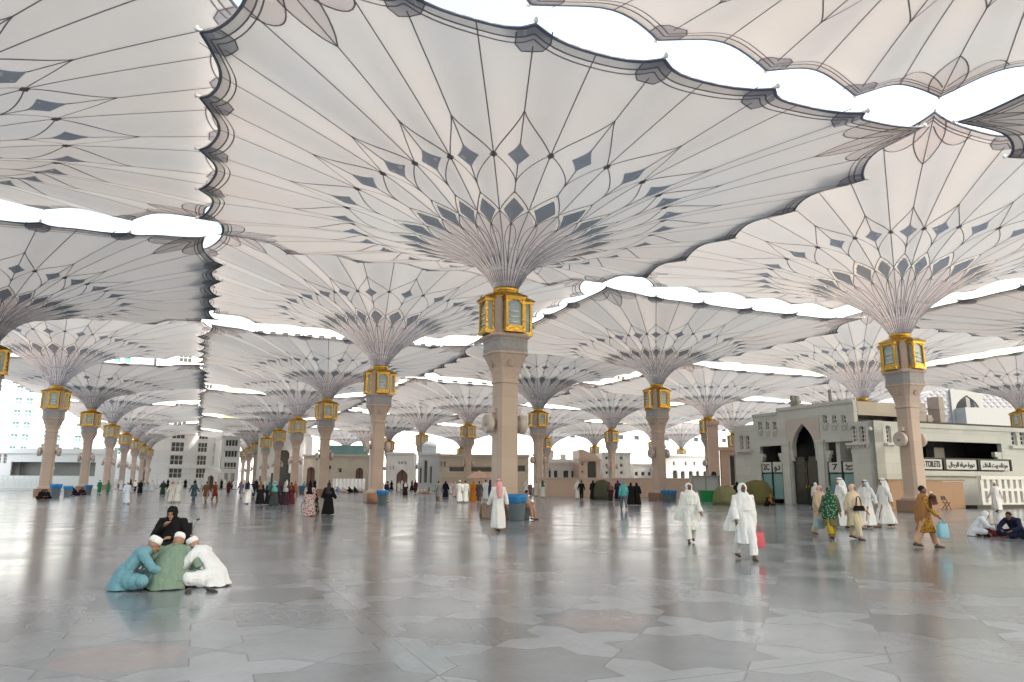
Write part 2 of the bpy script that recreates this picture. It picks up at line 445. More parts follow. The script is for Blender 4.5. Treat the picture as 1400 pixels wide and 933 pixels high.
def canopy_mesh(name, dz):
    mb = MB()
    NSs, RT = 8, [0, .02, .05, .09, .13, .18, .23, .29, .35, .42, .49, .56, .63, .70, .77, .84, .90, .95, .98, 1.0]
    cols = []
    for k in range(24):
        for i in range(NSs):
            a = ANG[k] + (ANG[k+1] - ANG[k]) * i / NSs
            er = edge_r(a)
            cols.append([surf(a, .55 + (er - .55) * t, dz) for t in RT])
    n = len(cols); m_ = len(RT)
    fs = [(i*m_+j, i*m_+j+1, ((i+1) % n)*m_+j+1, ((i+1) % n)*m_+j) for i in range(n) for j in range(m_-1)]
    mb.add([p for c in cols for p in c], fs, 0, True)
    def strip(pts, w, mi, off):
        """pts: (angle, r) along a line; w full width in metres"""
        P = [Vector((r * math.cos(a), r * math.sin(a))) for a, r in pts]
        vs_ = []
        for i, p in enumerate(P):
            d = (P[min(i+1, len(P)-1)] - P[max(i-1, 0)])
            if d.length < 1e-6: d = Vector((1, 0))
            d.normalize(); nrm = Vector((-d.y, d.x)) * (w / 2)
            for sgn in (1, -1):
                q = p + nrm * sgn
                vs_.append(surf(math.atan2(q.y, q.x), q.length, dz, off))
        mb.add(vs_, [(2*i, 2*i+1, 2*i+3, 2*i+2) for i in range(len(P)-1)], mi, True)
    def patch(rows, mi, off):
        """rows: (list of (angle, r)) all the same length"""
        m2 = len(rows[0])
        vs_ = [surf(a, r, dz, off) for row in rows for a, r in row]
        mb.add(vs_, [(i*m2+j, i*m2+j+1, (i+1)*m2+j+1, (i+1)*m2+j) for i in range(len(rows)-1) for j in range(m2-1)], mi, True)
    lin = lambda a, b, n_: [a + (b - a) * i / n_ for i in range(n_ + 1)]
    W = 0.046
    for k in range(24):
        A = lambda u: arm_ang(k, u)
        ct = TIPS[k].length
        corner = k % 6 == 3
        inner_end = ct - (4.0 if corner else .9)
        # seams on the arm and half-way to the next arm
        strip([(A(0), r) for r in lin(8.4, inner_end, 6)], W, 1, .035)
        strip([(A(0), r) for r in lin(5.42, 7.1, 3)], W, 1, .035)
        strip([(A(0), r) for r in lin(.6, 3.5, 6)], .052, 8, .035)
        er = edge_r(A(.5))
        strip([(A(.5), r) for r in lin(4.2, er - .1, 12)], W, 1, .034)
        strip([(A(.5), r) for r in lin(.6, 4.2, 8)], .045, 8, .034)
        # tiny node square
        a5 = A(.5)
        dA = .16 / 7.5
        patch([[(a5, 7.28), (a5, 7.28)], [(a5 - dA, 7.5), (a5 + dA, 7.5)], [(a5, 7.72), (a5, 7.72)]], 1, .04)
        for sg in (1, -1):
            strip([(A(sg * .5 * ((10.1 - r) / 2.6) ** 1.25), r) for r in lin(10.1, 7.5, 9)], W, 1, .033)
            strip([(A(sg * .5 * (1 - q) ** 1.7), 7.5 - 1.45 * q) for q in lin(0, 1, 9)], W, 1, .033)
            # lens shapes in the throat
            strip([(A(sg * (.5 - .5 * math.sin(PI/2 * q) ** 1.0)), 4.2 - 1.0 * q) for q in lin(0, 1, 4)], W, 1, .033)
            strip([(A(sg * .34 * math.sin(PI * q)), 3.5 - 2.4 * q) for q in lin(0, 1, 10)], W * .6, 1, .033)
            # outline of big diamond
            strip([(A(sg * .47 * q), 5.52 - 1.22 * q) for q in lin(0, 1, 4)], W, 1, .033)
        # small dark star-diamond
        hw = .40 / 7.6 / ((ANG[1] if k % 6 in (0, 5) else ANG[2] - ANG[1]))
        hw = .43 / 7.65
        a0 = A(0)
        rows = []
        for q in lin(0, 1, 5): rows.append([(a0 - hw * (q ** 1.5), 8.5 - .9 * q), (a0, 8.5 - .9 * q), (a0 + hw * (q ** 1.5), 8.5 - .9 * q)])
        for q in lin(0, 1, 5)[1:]: rows.append([(a0 - hw * ((1 - q) ** 1.4), 7.6 - .6 * q), (a0, 7.6 - .6 * q), (a0 + hw * ((1 - q) ** 1.4), 7.6 - .6 * q)])
        patch(rows, 2, .02)
        # big diamond: pale rim under blue fill
        for mi, off, rt_, rs, rb, u in ((3, .020, 5.42, 4.30, 3.22, .46), (2, .032, 5.16, 4.30, 3.46, .35)):
            rows = []
            for q in lin(0, 1, 3): rows.append([(A(-u * q), rt_ + (rs - rt_) * q), (a0, rt_ + (rs - rt_) * q), (A(u * q), rt_ + (rs - rt_) * q)])
            for q in lin(0, 1, 3)[1:]: rows.append([(A(-u * (1 - q)), rs + (rb - rs) * q), (a0, rs + (rb - rs) * q), (A(u * (1 - q)), rs + (rb - rs) * q)])
            patch(rows, mi, off)
        # brown petals of the throat
        rows = []
        for r in lin(.7, 3.2, 7): rows.append([(A(x), r) for x in lin(-.5, .5, 4)])
        patch(rows, 4, .012)
        k2 = (k + 1) % 24
        rows = []
        for q in lin(0, 1, 3):
            lo = A(0) + (A(.5) - A(0)) * q; hi = arm_ang(k2, 0) if k2 else 2 * PI
            hi = hi - (hi - A(.5)) * q
            rows.append([(lo, 3.2 + 1.02 * q), (A(.5), 3.2 + 1.02 * q), (hi, 3.2 + 1.02 * q)])
        patch(rows, 4, .012)
        # edge: border band, binding and two lines that follow the scallop
        ss = lin(0, 1, 12)
        ks = lambda s: ANG[k] + s * (ANG[k+1] - ANG[k])
        patch([[(ks(s), edge_r(ks(s))) for s in ss], [(ks(s), edge_r(ks(s)) - .42) for s in ss]], 5, .010)
        for dd, w_, mi in ((.05, .11, 6), (.40, .055, 1), (.62, .05, 1)):
            strip([(ks(s), edge_r(ks(s)) - dd) for s in ss], w_, mi, .036)
        # patch at the arm tip
        if not corner:
            rows = []
            for q, wd in ((0, .12), (.18, .55), (.75, .55), (1.0, .34)):
                r = ct - .08 - 1.05 * q; h_ = wd / r
                rows.append([(a0 - h_, min(r, edge_r(a0 - h_))), (a0, r), (a0 + h_, min(r, edge_r(a0 + h_)))])
            patch(rows, 7, .018)
            for sg in (1, -1):
                strip([(a0 + sg * .55 / (ct - .3), ct - .35), (a0 + sg * .55 / (ct - .9), ct - .85), (a0 + sg * .34 / (ct - 1.1), ct - 1.13), (a0, ct - 1.13)], .05, 1, .037)
        else:
            rows = []
            for q in lin(0, 1, 10):
                r = ct - .1 - 3.9 * q; h_ = .58 * math.sin(PI * min(1, q * .85 + .15)) ** .8 / r
                rows.append([(a0 - h_, min(r, edge_r(a0 - h_))), (a0, r), (a0 + h_, min(r, edge_r(a0 + h_)))])
            patch(rows, 9, .022)
            for c_ in (0, 2): strip([(row[c_][0], row[c_][1]) for row in rows], .055, 1, .037)
            strip([(a0, r) for r in lin(ct - 4.0, ct - .3, 3)], .045, 1, .038)
            for sg in (1, -1):
                kk = k if sg > 0 else (k - 1)
                full = ANG[kk + 1] - ANG[kk]
                aa = lambda s: a0 + sg * s * full
                rows = []; line = []
                for s in lin(0.02, .53, 10):
                    e = edge_r(aa(s)); dp = 1.45 * math.sqrt(max(0, 1 - ((s - .25) / .29) ** 2)) if s > .0 else 0
                    rows.append([(aa(s), e - .03), (aa(s), e - .05 - dp)]); line.append((aa(s), e - .06 - dp))
                patch(rows, 9, .020)
                strip(line, .055, 1, .037)
    return mb.mesh(name, [M['fabric'], M['seam'], M['blue'], M['pale'], M['brown'], M['band'], M['edge'], M['tipgrey'], M['throat'], M['petal']])

def oct_ring(h, c, z):
    """square of half-size h with corners cut by c"""
    return [Vector(p + (z,)) for p in ((h, -h+c), (h, h-c), (h-c, h), (-h+c, h), (-h, h-c), (-h, -h+c), (-h+c, -h), (h-c, -h))]

def make_umbrella_parts():
    d = {}
    mb = MB(); mb.loft([oct_ring(.78, .12, 0), oct_ring(.80, .12, .06), oct_ring(.80, .12, .66), oct_ring(.76, .12, .70), oct_ring(.60, .1, .72)], smooth=False)
    d['plinth'] = mb.mesh('plinth', M['plinth'])
    mb = MB()
    mb.loft([oct_ring(.62, .14, .70), oct_ring(.62, .14, .80), oct_ring(.57, .14, .84), oct_ring(.52, .15, .92), oct_ring(.50, .15, 1.0),
             oct_ring(.485, .15, 6.05)], smooth=False)
    d['shaft'] = mb.mesh('shaft', M['stone'])
    mb = MB()
    mb.loft([oct_ring(.49, .15, 6.02), oct_ring(.54, .16, 6.06), oct_ring(.54, .16, 6.16), oct_ring(.50, .16, 6.2), oct_ring(.52, .17, 6.4), oct_ring(.60, .19, 6.75),
             oct_ring(.74, .23, 7.1), oct_ring(.84, .26, 7.32), oct_ring(.90, .28, 7.36), oct_ring(.90, .28, 7.44)], smooth=False)
    for q in range(4):      # carved medallions on the capital
        Mr = Matrix.Rotation(q * PI / 2, 4, 'Z') @ Matrix.Translation((0, -.70, 6.95)) @ Matrix.Rotation(R(112), 4, 'X')
        mb.lathe([(.17, 0), (.17, .05), (.12, .05), (.09, .02), (.04, .07)], 10, M=Mr)
    d['capital'] = mb.mesh('capital', M['stone_plain'])
    mb = MB()
    mb.loft([oct_ring(.86, .27, 7.44), oct_ring(.86, .27, 8.08)], smooth=False)
    for z in (7.55, 7.95): mb.loft([oct_ring(.88, .275, z), oct_ring(.88, .275, z + .05)], smooth=False)
    d['inlay_band'] = mb.mesh('inlay_band', M['inlay'])
    mb = MB()
    mb.loft([oct_ring(.88, .28, 8.08), oct_ring(.97, .3, 8.16), oct_ring(.97, .3, 8.26), oct_ring(.90, .28, 8.32)], smooth=False)
    mb.loft([oct_ring(.74, .26, 8.3), oct_ring(.74, .26, 10.0)], smooth=False)
    for sx in (1, -1):
        for sy in (1, -1):  # carved niche on each diagonal face
            Mr = Matrix.Rotation(math.atan2(sy, sx), 4, 'Z')
            mb.box(.84, .89, -.14, .14, 8.55, 9.75, M=Mr)
    d['lantern_core'] = mb.mesh('lantern_core', M['stone_plain'])
    # one lantern bay, facing -y
    mb = MB()
    y0, y1, h = -.74, -1.16, .40
    for sx in (-1, 1):
        mb.box(sx*h - .055, sx*h + .055, y1, y1 + .11, 8.42, 9.85)
        mb.box(sx*h - .045, sx*h + .045, y0 - .10, y0, 8.42, 9.85)
        mb.lathe([(.075, 8.34), (.05, 8.44), (.05, 9.78), (.085, 9.88)], 8, c=(sx*h, y1 + .03))
    mb.box(-h - .08, h + .08, y1 - .03, y0, 8.30, 8.46)
    mb.box(-h - .05, h + .05, y1 - .05, y0, 8.36, 8.40)
    mb.box(-h + .05, h - .05, y1 + .02, y1 + .06, 8.46, 8.60)
    mb.box(-h - .10, h + .10, y1 - .06, y0, 9.80, 9.94)
    # arched head inside the frame
    for q in range(8):
        a0, a1 = PI * q / 8, PI * (q + 1) / 8
        r_ = .345
        pl = [(r_*math.cos(a0), 9.55 + .25*math.sin(a0)), (r_*math.cos(a1), 9.55 + .25*math.sin(a1)), (r_*math.cos(a1), 9.82), (r_*math.cos(a0), 9.82)]
        mb.prism(pl, y1 + .03, y1 + .07)
    # little pitched roof
    mb.loft([[Vector((-h - .16, y1 - .14, 9.94)), Vector((h + .16, y1 - .14, 9.94)), Vector((h + .16, -.55, 9.94)), Vector((-h - .16, -.55, 9.94))],
             [Vector((-h - .12, y1 - .10, 10.0)), Vector((h + .12, y1 - .10, 10.0)), Vector((h + .12, -.55, 10.0)), Vector((-h - .12, -.55, 10.0))],
             [Vector((-.30, -1.0, 10.16)), Vector((.30, -1.0, 10.16)), Vector((.34, -.55, 10.30)), Vector((-.34, -.55, 10.30))]], smooth=False)
    mb.lathe([(.05, 9.94), (.07, 10.02), (.02, 10.1)], 8, c=(0, y1 - .06))
    d['lantern'] = mb.mesh('lantern', M['gold'])
    mb = MB()
    mb.box(-h + .05, h - .05, y1 + .10, y1 + .125, 8.48, 9.80)
    for sx in (-1, 1): mb.box(sx*(h - .01) - .012, sx*(h - .01) + .012, y1 + .12, y0 - .1, 8.48, 9.80)
    d['lantern_glass'] = mb.mesh('lantern_glass', M['glass'])
    mb = MB()
    for z in (8.75, 9.0, 9.25): mb.tube([(-.2, y1 + .06, z), (.2, y1 + .06, z)], .035, 6)
    d['lamp_tube'] = mb.mesh('lamp_tube', M['lamp'])
    mb = MB()
    mb.lathe([(.86, 9.98), (.88, 10.03), (.84, 10.10), (.72, 10.20), (.60, 10.30), (.54, 10.34), (.58, 10.36), (.62, 10.46), (.60, 10.56), (.50, 10.60), (.3, 10.62)], 24)
    d['gilded_crown'] = mb.mesh('gilded_crown', M['gold'])
    # misting fan drum, axis along -x
    mb = MB()
    Mf = Matrix.Translation((-.50, 0, 4.2)) @ Matrix.Rotation(-PI/2, 4, 'Y')
    mb.lathe([(.18, 0), (.18, .12), (.36, .14), (.42, .20), (.43, .30), (.43, .42), (.40, .46), (.33, .42)], 24, 0, M=Mf)
    mb.lathe([(.33, .40), (.12, .415), (.11, .48), (.05, .50)], 20, 1, M=Mf)
    mb.box(-.74, -.46, -.16, .16, 4.68, 4.92)
    d['misting_fan'] = mb.mesh('misting_fan', [M['offwhite'], M['fan_dark']])
    mb = MB()
    mb.box(-.45, .10, -.04, .04, -.04, .04)
    mb.lathe([(.05, -.09), (.075, -.03), (.05, .07), (.02, .09)], 8, c=(.08, 0))
    d['arm_tip'] = mb.mesh('arm_tip', M['steel'])
    return d

UP = make_umbrella_parts()
CAN = [canopy_mesh('canopy_low', 0.0), canopy_mesh('canopy_high', 0.86)]

def umbrella(i, j, label, tips=False, detail=True):
    t = empty('parasol', grid(i, j), TH, label=label, cat='parasol', group='giant parasols shading the plaza')
    for n in ('plinth', 'shaft', 'capital', 'inlay_band', 'lantern_core', 'gilded_crown'):
        link_mesh(n, UP[n], t)
    for q in range(4):
        l = link_mesh('lantern', UP['lantern'], t); l.rotation_euler = (0, 0, q * PI / 2)
        link_mesh('lantern_glass', UP['lantern_glass'], l)
        if detail: link_mesh('lamp_tube', UP['lamp_tube'], l)
    for q in range(2):
        l = link_mesh('misting_fan', UP['misting_fan'], t); l.rotation_euler = (0, 0, q * PI)
    hi = (i + j) % 2
    link_mesh('canopy', CAN[hi], t)
    if tips:
        for k in range(24):
            a = ANG[k]
            l = link_mesh('arm_tip', UP['arm_tip'], t)
            l.location = (TIPS[k].x, TIPS[k].y, TIPZ[k] + .86 * hi + .03)
            l.rotation_euler = (0, R(-8), a)
    return t

PARASOLS = {
 (0, 0): 'giant parasol on the large central pillar, with bin and seated man at its foot',
 (1, 0): 'giant parasol behind and left of the central pillar, navy-clad man leaning at its brown plinth',
 (0, 1): 'giant parasol on the big right-hand pillar in front of the toilets building corner',
 (1, 1): 'giant parasol right of the central pillar, blue bundles beside its brown plinth',
 (-1, 0): 'giant canopy overhead at the top right, its pillar outside the picture',
 (-1, -1): 'giant canopy above and behind the viewer on the left, pillar out of view',
 (0, -1): 'giant canopy at the upper left corner whose pillar is cut off by the picture',
 (-1, 1): 'giant canopy at the top right corner, only its gilded lantern tip showing',
 (1, -1): 'giant parasol cut by the left edge, gilded lantern and a pale round fan showing',
 (2, -1): 'nearest whole parasol pillar at the left, blue bin at its foot before the white hotel',
 (3, -1): 'second whole parasol pillar of the left row, beside black-clad seated women',
 (4, -1): 'third whole parasol pillar of the left row, above the green-clad pair',
 (5, -1): 'fourth parasol of the left row, lantern overlapping the ones behind',
 (6, -1): 'fifth parasol of the left row, small in the distance',
 (7, -1): 'sixth and farthest parasol of the left row',
 (2, 0): 'parasol left of centre between two black-clad women and a turquoise shawl',
 (3, 0): 'parasol just left of the pale pillar that rises over the wheelchair user',
 (4, 0): 'parasol in front of the big brown arch of the white hall',
 (5, 0): 'distant parasol left of the brown arch of the white hall',
 (6, 0): 'tiny distant parasol beyond the crowd left of the brown arch',
 (8, 0): 'last parasol of the row left of the brown arch',
 (8, -1): 'very last parasol of the left row',
 (7, 0): 'farthest parasol left of the brown arch, near the small white portal',
 (2, 1): 'parasol half hidden by the right side of the central pillar',
 (3, 1): 'distant parasol left of the central pillar over the low building with a dark recess',
 (4, 1): 'distant parasol in front of the bluish pavilion with narrow slots',
 (5, 1): 'distant parasol before the cream annex with the teal strip',
 (6, 1): 'farthest parasol over the seated pilgrims left of the central pillar',
 (2, 2): 'parasol over the walking woman in white at the centre right',
 (3, 2): 'distant parasol right of the peach gabled hall',
 (4, 2): 'distant parasol directly right of the central pillar over the arcade',
 (5, 2): 'farthest parasol right of the central pillar',
 (6, 2): 'faint parasol beyond the upper white house and the arcade',
 (7, 1): 'faint parasol far behind the slotted pavilion',
 (5, 4): 'faint parasol far behind the white building with round arches',
 (6, 3): 'faint parasol far behind the peach gabled hall',
 (1, 2): 'parasol whose lantern base shows just above the toilets building roof',
 (2, 3): 'parasol hidden behind the toilets building, canopy showing over its roof',
 (3, 3): 'distant parasol just left of the toilets building, behind the square pillar',
 (4, 3): 'distant parasol between the peach hall and the nearer brown plinth pillar',
 (5, 3): 'farthest parasol over the grey building right of the peach hall',
 (1, 3): 'parasol at the right edge behind the toilets building roof',
 (0, 2): 'giant canopy reaching in from the right edge above the toilets building',
}
for (i, j), lb in PARASOLS.items():
    umbrella(i, j, lb, tips=(i, j) in ((0,0),(1,0),(0,1),(1,1),(-1,0),(0,-1),(-1,1),(1,-1),(2,0),(0,2)), detail=i < 4)

# ------------------------------------------------------------------ building materials
M['clad'] = block_mat('pale_cladding', (0.64, 0.65, 0.62), 1.5, .75, .01, rough=0.45, dark=.72)
M['clad_warm'] = block_mat('cream_cladding', (0.62, 0.55, 0.46), 1.5, .75, .01, rough=0.5, dark=.75)
M['white_wall'] = mat('white_wall', (0.80, 0.79, 0.77), 0.6, var=0.04, scale=0.3)
M['hotel'] = block_mat('white_facade', (0.86, 0.86, 0.86), 6, 3.4, .06, rough=0.6, dark=.8, var=.04)
M['ornate'] = mat('carved_white_wall', (0.80, 0.77, 0.74), 0.6, var=0.12, scale=1.2, bump=.3)
M['bluewhite'] = mat('bluish_white_wall', (0.66, 0.71, 0.77), 0.5, var=0.05)
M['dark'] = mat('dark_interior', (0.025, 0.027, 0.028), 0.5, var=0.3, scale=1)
M['teal'] = mat('teal_window_glass', (0.16, 0.34, 0.36), 0.12, var=0.25, scale=.4, spec=.8)
M['smoke'] = mat('smoked_window_glass', (0.05, 0.06, 0.065), 0.1, var=0.3, scale=1, spec=.8)
M['bronze'] = mat('bronze_door', (0.04, 0.04, 0.04), 0.22, .2, var=0.5, scale=1.5)
M['pinkstone'] = mat('pink_stone', (0.58, 0.51, 0.47), 0.5, var=0.1)
M['peach'] = block_mat('peach_panels', (0.62, 0.46, 0.38), 2.4, 2.2, .02, rough=.5, dark=.8)
M['brownarch'] = mat('brown_arch_recess', (0.22, 0.12, 0.09), 0.6, var=.2)
M['sign'] = mat('white_sign_panel', (0.60, 0.62, 0.62), 0.4, var=0.02)
M['ink'] = mat('black_lettering', (0.02, 0.02, 0.022), 0.5, var=0.05)
M['wood'] = block_mat('brown_wood_panel', (0.40, 0.245, 0.155), 2.4, 2.4, .012, rough=.42, dark=.6)
M['grey'] = mat('grey_metal', (0.28, 0.29, 0.30), 0.4, .3, var=0.1)
M['lattice'] = None

def lattice_mat():
    m = mat('lattice_plaster', (0.24, 0.235, 0.25), 0.6, var=.05)
    nt = m.node_tree; b = nt.nodes['Principled BSDF']
    tc = node(nt, 'ShaderNodeTexCoord')
    vo = node(nt, 'ShaderNodeTexVoronoi', feature='DISTANCE_TO_EDGE'); vo.inputs['Scale'].default_value = 1.1
    vo.inputs['Randomness'].default_value = 0.0
    mp = node(nt, 'ShaderNodeMapping'); mp.inputs['Rotation'].default_value = (0, PI/4, 0)
    nt.links.new(tc.outputs['Object'], mp.inputs[0]); nt.links.new(mp.outputs[0], vo.inputs['Vector'])
    bp = node(nt, 'ShaderNodeBump'); bp.inputs['Strength'].default_value = .9; bp.inputs['Distance'].default_value = .25
    nt.links.new(vo.outputs['Distance'], bp.inputs['Height']); nt.links.new(bp.outputs[0], b.inputs['Normal'])
    return m
M['lattice'] = lattice_mat()
M['lattice_plain'] = mat('pale_plaster', (0.27, 0.27, 0.26), .6, var=.08)

# ------------------------------------------------------------------ building tools
class Bldg:
    """local x along the front, y into the building, z up"""
    def __init__(s, name, label, cat, P, ang, group=None):
        s.t = empty(name, (P[0], P[1], 0), ang, label=label, cat=cat, group=group)
        s.P = Vector((P[0], P[1])); s.ang = ang
        s.d = Vector((math.cos(ang), math.sin(ang)))
        s.cache = {}
    def x_at(s, px, y=0.0):
        """local x where the vertical image column px (near the horizon) meets the front"""
        r = (px - 700) / 1015.0
        P = s.P + Vector((-s.d.y, s.d.x)) * y
        return (r * P.y - P.x) / (s.d.x - r * s.d.y)
    def z_at(s, px, py, y=0.0):
        x = s.x_at(px, y)
        w = s.P + s.d * x + Vector((-s.d.y, s.d.x)) * y
        return at_depth(px, py, w.y).z
    def op(s, pxa, pxb, pya, pyb, arch=0, y=0.0):
        """opening from image columns pxa..pxb and rows pya (top)..pyb (bottom)"""
        m = (pxa + pxb) / 2
        return (s.x_at(pxa, y), s.x_at(pxb, y), max(0, s.z_at(m, pyb, y)) if pyb else 0, s.z_at(m, pya, y), arch)
    def wall(s, x0, x1, z0, z1, ops, y=0.0, th=.35, m='clad', mb=None, name='wall'):
        own = mb is None
        mb = mb or MB()
        xs = sorted({x0, x1, *[o[0] for o in ops], *[o[1] for o in ops]})
        zs = sorted({z0, z1, *[o[2] for o in ops], *[o[3] for o in ops]})
        xs = [x for x in xs if x0 <= x <= x1]; zs = [z for z in zs if z0 <= z <= z1]
        hole = lambda cx, cz: any(o[0] < cx < o[1] and o[2] < cz < o[3] for o in ops)
        for za, zb in zip(zs, zs[1:]):
            run = None
            for xa, xb in zip(xs, xs[1:]):
                if hole((xa+xb)/2, (za+zb)/2):
                    if run: mb.box(run[0], run[1], y, y+th, za, zb); run = None
                else: run = (run[0], xb) if run else (xa, xb)
            if run: mb.box(run[0], run[1], y, y+th, za, zb)
        for o in ops:
            if o[4]:
                xa, xb, zb_, zt, rise = o
                w = (xb - xa) / 2; xm = (xa + xb) / 2; zs_ = zt - rise * w * 2
                N = 7
                for sg in (-1, 1):
                    curve = []
                    pointed = rise > .5
                    for q in range(N + 1):
                        a = PI / 2 * q / N; u = q / N
                        if pointed: curve.append((xm + sg * w * (1 - u ** 2.1), zs_ + (zt - zs_) * u))
                        else: curve.append((xm + sg * w * math.cos(a) ** .8, zs_ + (zt - zs_) * math.sin(a)))
                    poly = [(xm + sg * w, zt + .0)] + curve
                    mb.prism(poly, y + .01, y + th - .01)
        if own: return mb.build(name, M[m], s.t)
        return mb
    def box(s, name, x0, x1, y0, y1, z0, z1, m, parent=None):
        return MB().box(x0, x1, y0, y1, z0, z1).build(name, M[m], parent or s.t)
    def shell(s, x0, x1, z1, depth, m, th=.35, name='roof'):
        mb = MB()
        mb.box(x0, x0+th, th+.003, depth, 0, z1 - .3); mb.box(x1-th, x1, th+.003, depth, 0, z1 - .3)
        mb.box(x0+th+.003, x1-th-.003, depth-th, depth, 0, z1-.3)
        mb.box(x0, x1, th+.003, depth, z1 - .297, z1 - .05)
        return mb.build(name, M[m], s.t)
    def window(s, o, y=.2, m='teal', bars=(1, 2), name='window', frame='white_wall', fw=.06):
        """glass with a frame and bars; windows of the same size share their mesh"""
        w, h = round(o[1]-o[0], 2), round(o[3]-o[2], 2)
        key = (w, h, m, bars, name)
        if key not in s.cache:
            mb = MB(); mb.box(-w/2, w/2, .05, .09, 0, h, 0)
            for q in range(bars[0] + 2):
                x = -w/2 + w * q / (bars[0] + 1); x = max(-w/2+fw/2, min(w/2-fw/2, x)); mb.box(x-fw/2, x+fw/2, .0, .05, 0, h, 1)
            for q in range(bars[1] + 2):
                z = h * q / (bars[1] + 1); z = max(fw/2, min(h-fw/2, z)); mb.box(-w/2, w/2, -.006, .044, z-fw/2, z+fw/2, 1)
            s.cache[key] = mb.mesh(name, [M[m], M[frame]])
        ob = link_mesh(name, s.cache[key], s.t)
        ob.location = ((o[0]+o[1])/2, y, o[2])
        return ob

def text_mesh(txt, size, m, parent, name, loc, rot=(PI/2, 0, 0), bold=.012, fit=None):
    cu = bpy.data.curves.new(name, 'FONT')
    cu.body = txt; cu.size = size; cu.align_x = 'CENTER'; cu.align_y = 'CENTER'; cu.extrude = .012; cu.offset = bold
    tmp = bpy.data.objects.new('tmp', cu); COL.objects.link(tmp)
    bpy.context.view_layer.update()
    me = bpy.data.meshes.new_from_object(tmp.evaluated_get(bpy.context.evaluated_depsgraph_get()))
    bpy.data.objects.remove(tmp)
    me.materials.clear(); me.materials.append(M[m])
    o = link_mesh(name, me, parent)
    o.location = loc; o.rotation_euler = rot
    if fit:
        xs = [v.co.x for v in me.vertices]; ys = [v.co.y for v in me.vertices]
        kx, ky = fit[0] / (max(xs) - min(xs)), fit[1] / (max(ys) - min(ys))
        kx = min(kx, ky * 1.6); ky = min(ky, kx * 1.6)
        o.scale = (kx, ky, 1)
    return o

# ------------------------------------------------------------------ toilets building at the right
# corner of its two fronts
KC = Vector((25.6, 51.0))
far = KC + E1 * 16.2
g = Bldg('toilet_block', 'low stone toilets building with a pointed gate arch and sign boards, right of the plaza', 'building', far, TH - PI/2)
X = g.x_at
H0, H1, H2 = g.z_at(1050, 566), g.z_at(1120, 553), g.z_at(1200, 576)
gate = g.op(1086, 1115, 580, 630, .75); door = (g.x_at(1085), g.x_at(1122), 0, g.z_at(1103, 630), 0)
gate = (door[0] + .25, door[1] - .25, door[3], gate[3], .8)
left_op = (X(1042), X(1072), 0.0, g.z_at(1057, 610), 0); right_op = (X(1133), X(1174), 0.0, g.z_at(1153, 604), 0)
sm = [g.op(a, b, 577, 588) for a, b in ((1042, 1047), (1052, 1057), (1062, 1067))] + [g.op(a, b, 568, 579) for a, b in ((1132, 1138), (1145, 1151), (1158, 1164))]
wl = [g.op(a, b, 596, 615, .5) for a, b in ((1015, 1020.5), (1023, 1029))]
wr = [g.op(a, b, 583, 605, .5) for a, b in ((1176, 1185), (1188, 1197))]
mb = MB()
g.wall(X(1008), X(1035), 0, g.z_at(1020, 582), wl, mb=mb)
g.wall(X(1035) + .003, X(1069), 0, H0, [left_op] + sm[:3], mb=mb)
g.wall(X(1069) + .003, X(1176), 0, H1, [gate, door, right_op] + sm[3:] + [(left_op[1]-.5, left_op[1], 0, left_op[3], 0)], mb=mb)
g.wall(X(1176) + .003, 16.2, 0, H2, wr, y=-.5, th=.85, mb=mb)
for a, b, h_ in ((X(1035), X(1069), H0), (X(1069), X(1176), H1)):
    mb.box(a, b, -.10, -.003, h_ - .22, h_ + .02)
mb.build('wall', M['clad'], g.t)
for px in (1080, 1127):
    mb = MB(); mb.box(X(px) - .32, X(px) + .32, -.16, -.003, 0, gate[2] + 1.3); mb.box(X(px) - .42, X(px) + .42, -.22, -.003, gate[2] + 1.302, gate[2] + 1.52)
    mb.build('pilaster', M['clad'], g.t)
for o in sm:
    mb = MB(); mb.box(o[0]-.12, o[1]+.12, -.12, -.003, o[2]-.14, o[2]-.02)
    for q in (.1, .5, .9):
        x = o[0] + (o[1]-o[0]) * q; mb.box(x-.05, x+.05, -.10, -.003, o[2]-.52, o[2]-.14)
    mb.build('window_sill', M['clad'], g.t)
for a, b, y in ((wl[0], wl[1], 0), (wr[0], wr[1], -.5)):
    mb = MB(); mb.box(a[0]-.3, b[1]+.3, y-.28, y-.003, a[2]-.22, a[2]-.05)
    for q in range(8):
        x = a[0]-.15 + (b[1]-a[0]+.3) * q / 7; mb.box(x-.05, x+.05, y-.20, y-.003, a[2]-.42, a[2]-.22)
    mb.build('bay_ledge', M['clad'], g.t)
for o in (left_op, right_op):   # stepped corbels inside the side openings
    zt = o[3] - .05
    for sg in (0, 1):
        mb = MB()
        for q in range(3):
            w1 = .40 - .12*q
            if sg == 0: mb.box(o[0] + .001, o[0] + w1, .02, .33, zt - .85 - .28*q, zt - .572 - .28*q)
            else: mb.box(o[1] - w1, o[1] - .001, .02, .33, zt - .85 - .28*q, zt - .572 - .28*q)
        mb.build('corbel', M['clad'], g.t)
